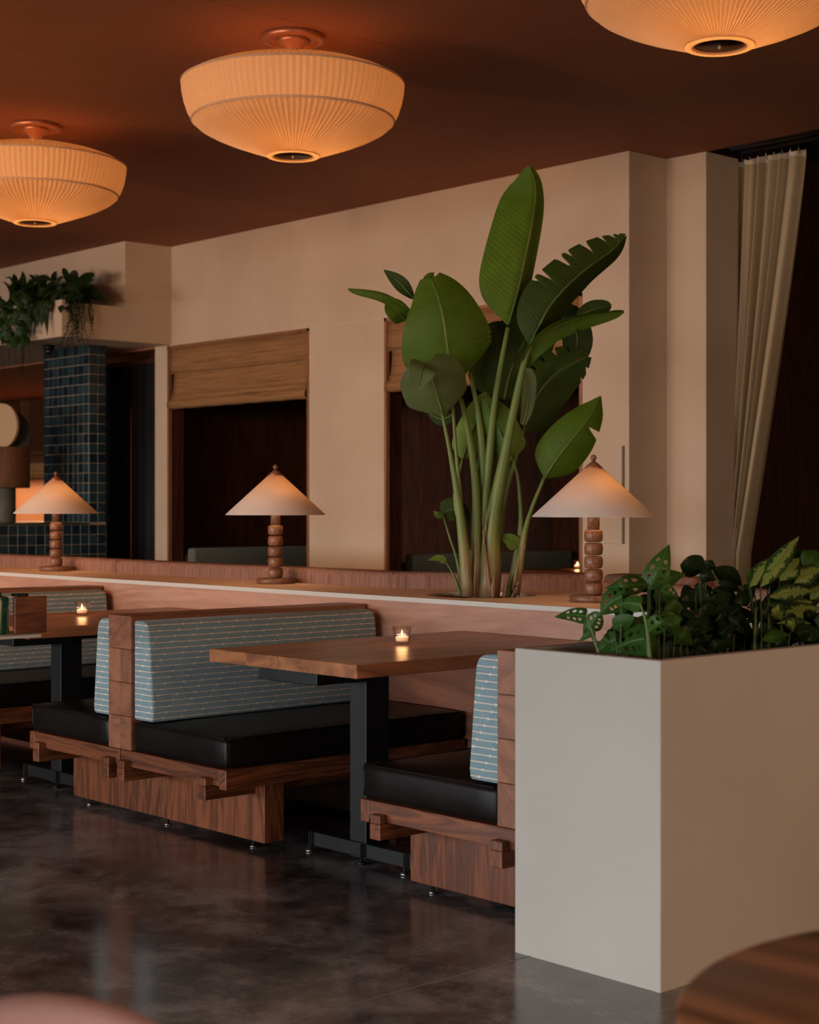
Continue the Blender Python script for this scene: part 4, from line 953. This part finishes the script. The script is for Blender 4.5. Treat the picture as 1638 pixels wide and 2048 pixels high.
for i, (x0, y0, x1, y1, of) in enumerate(FILL):
    P_ = mo if x0 < 1370 else (du if x0 < 1490 else ag)
    pleaf(P_, (x0, y0), (x1, y1), random.uniform(13, 20), LEAF_MON if (x0 < 1370 and i % 2) else (LEAF_AGL if x0 > 1500 and i % 3 == 0 else LEAF_POT), 'lance', of, None, random.uniform(-.5, .2), random.uniform(-.5, .2), None)
for i in range(9): tube('stem', [root3(1508 + 7 * i, -.1 + .03 * (i % 4)), q3((1508 + 7 * i + random.uniform(-5, 5), 1215, -.08 + .03 * (i % 4)))], [.006, .004], STEM_G if i % 3 == 0 else STEM_D, ag, 6, 4)

# ------------------------------------------------------------------ hanging plants in the bulkhead trough
def t3(px, py, y=8.46): return at_y(px, py, y)
TOW = Vector((.75, -.65, .1))
def trough_plant(name, px, label): 
    p = at_y(px, 600, 8.75); return thing(name, (min(p.x, XS - .15), 8.75, 3.34), label, 'plant', 'plants in the bulkhead trough')
fe = trough_plant('grassy_fern', 65, 'spiky grass-like fern rising from the bulkhead trough')
for i in range(46):
    bxp = random.uniform(20, 105); b = t3(bxp, 605 + random.uniform(-6, 6), random.uniform(8.55, 8.9)); dx = random.uniform(-36, 34); hh = random.uniform(20, 62)
    y2 = b.y + random.uniform(-.25, .15)
    leaf('blade', fe, [b, at_y(bxp + dx * .5, 605 - hh * .75, (b.y + y2) / 2), at_y(bxp + dx, 605 - hh * random.uniform(.75, 1.05), y2)], .024 * random.uniform(.6, 1.5), LEAF_FERN, 'blade', seg=7, nw=1)
tr = trough_plant('trailing_vine', 35, 'bright green leafy vine spilling over the bulkhead trough')
for i in range(120):
    cxp = random.uniform(-4, 62); cyp = random.uniform(590, 700 - abs(cxp - 38) * .9); y = 8.36 - random.uniform(0, .16)
    b = at_y(cxp, cyp, y); dv = Vector((random.uniform(-1, 1), -.5, random.uniform(-1.2, -.1))).normalized() * random.uniform(.07, .12)
    leaf('leaf', tr, [b, b + dv * .5 + Vector((0, -.02, .01)), b + dv], random.uniform(.028, .045), LEAF_TRAIL, 'heart', seg=5, nw=2, toward=TOW)
sh = trough_plant('bushy_fern', 100, 'dense dark fern mound in the middle of the bulkhead trough')
for i in range(150):
    cxp = random.uniform(50, 165); cyp = 596 - random.uniform(-30, 36) * (1 - abs(cxp - 105) / 90); y = random.uniform(8.34, 8.95)
    b = at_y(cxp, cyp, y); dv = Vector((random.uniform(-1, 1), random.uniform(-1, .3), random.uniform(-.9, .6))).normalized() * random.uniform(.1, .2)
    leaf('leaf', sh, [b, b + dv * .5 + Vector((0, 0, .02)), b + dv], random.uniform(.018, .035), LEAF_FERN, 'lance', seg=5, nw=1, toward=TOW)
for i in range(34):
    cxp = random.uniform(62, 112); b = at_y(cxp, 600, 8.36); n_ = random.uniform(.1, .38)
    leaf('leaf', sh, [b, b + Vector((0, -.05, -.3 * n_)), b + Vector((random.uniform(-.1, .1), -.06, -n_))], .03, LEAF_FERN, 'lance', seg=6, nw=1, toward=TOW)
br = trough_plant('bromeliad', 152, 'dark broad-leaved rosette plant at the end of the bulkhead trough')
for tx, ty, wd in [(126, 536, .035), (153, 542, .05), (189, 549, .05), (187, 560, .04), (140, 560, .05), (205, 590, .075), (215, 604, .06), (120, 575, .04), (165, 590, .07), (185, 585, .07), (175, 605, .06)]:
    b = at_y(152, 590, 8.8); t = at_y(tx, ty, 8.75); m = b.lerp(t, .5) + Vector((0, -.03, .05))
    leaf('leaf', br, [b, m, t], wd, LEAF_FERN, 'strap' if ty < 570 else 'lance', seg=9, nw=2, toward=TOW)
sv, sf = [], []
tv = trough_plant('wispy_trailing_plant', 155, 'thin wispy strands hanging over the end of the bulkhead trough')
for i in range(30):
    cxp = random.uniform(130, 178); ln = random.uniform(35, 92); y = 8.44 + (cxp - 130) / 48 * .5; X0 = XS + random.uniform(.01, .07)
    p0 = at_x(cxp, 602, X0); pts = [p0 + Vector((-.05, 0, .03)), p0 + Vector((.03, 0, 0)), p0 + Vector((.05, random.uniform(-.04, .04), -ln * .0026)), p0 + Vector((.04, random.uniform(-.1, .1), -ln * .0052))]
    tube('strand', pts, [.003, .002], LEAF_FERN, tv, 4, 8)
    C = catmull(pts, 16)
    for p in C[4:]:
        for s in (-1, 1):
            dv = Vector((random.uniform(-.5, .8), s * .8, -.7)).normalized() * random.uniform(.02, .045); sd = Vector((0, .3, .9)).cross(dv).normalized() * .006; k = len(sv)
            sv += [p, p + dv * .5 + sd, p + dv, p + dv * .5 - sd]; sf.append((k, k + 1, k + 2, k + 3))
tag(mesh('leaflets', sv, sf, LEAF_FERN, tv, False, [(.5, .5)] * len(sv)), kind='stuff')
for i in range(16):
    cxp = random.uniform(-5, 70); p0 = at_y(cxp, 640, 8.33); ln = random.uniform(.35, .62)
    tube('strand', [p0, p0 + Vector((0, -.03, -ln * .5)), p0 + Vector((random.uniform(-.05, .05), -.02, -ln))], [.004, .002], LEAF_FERN, tr, 4, 6)
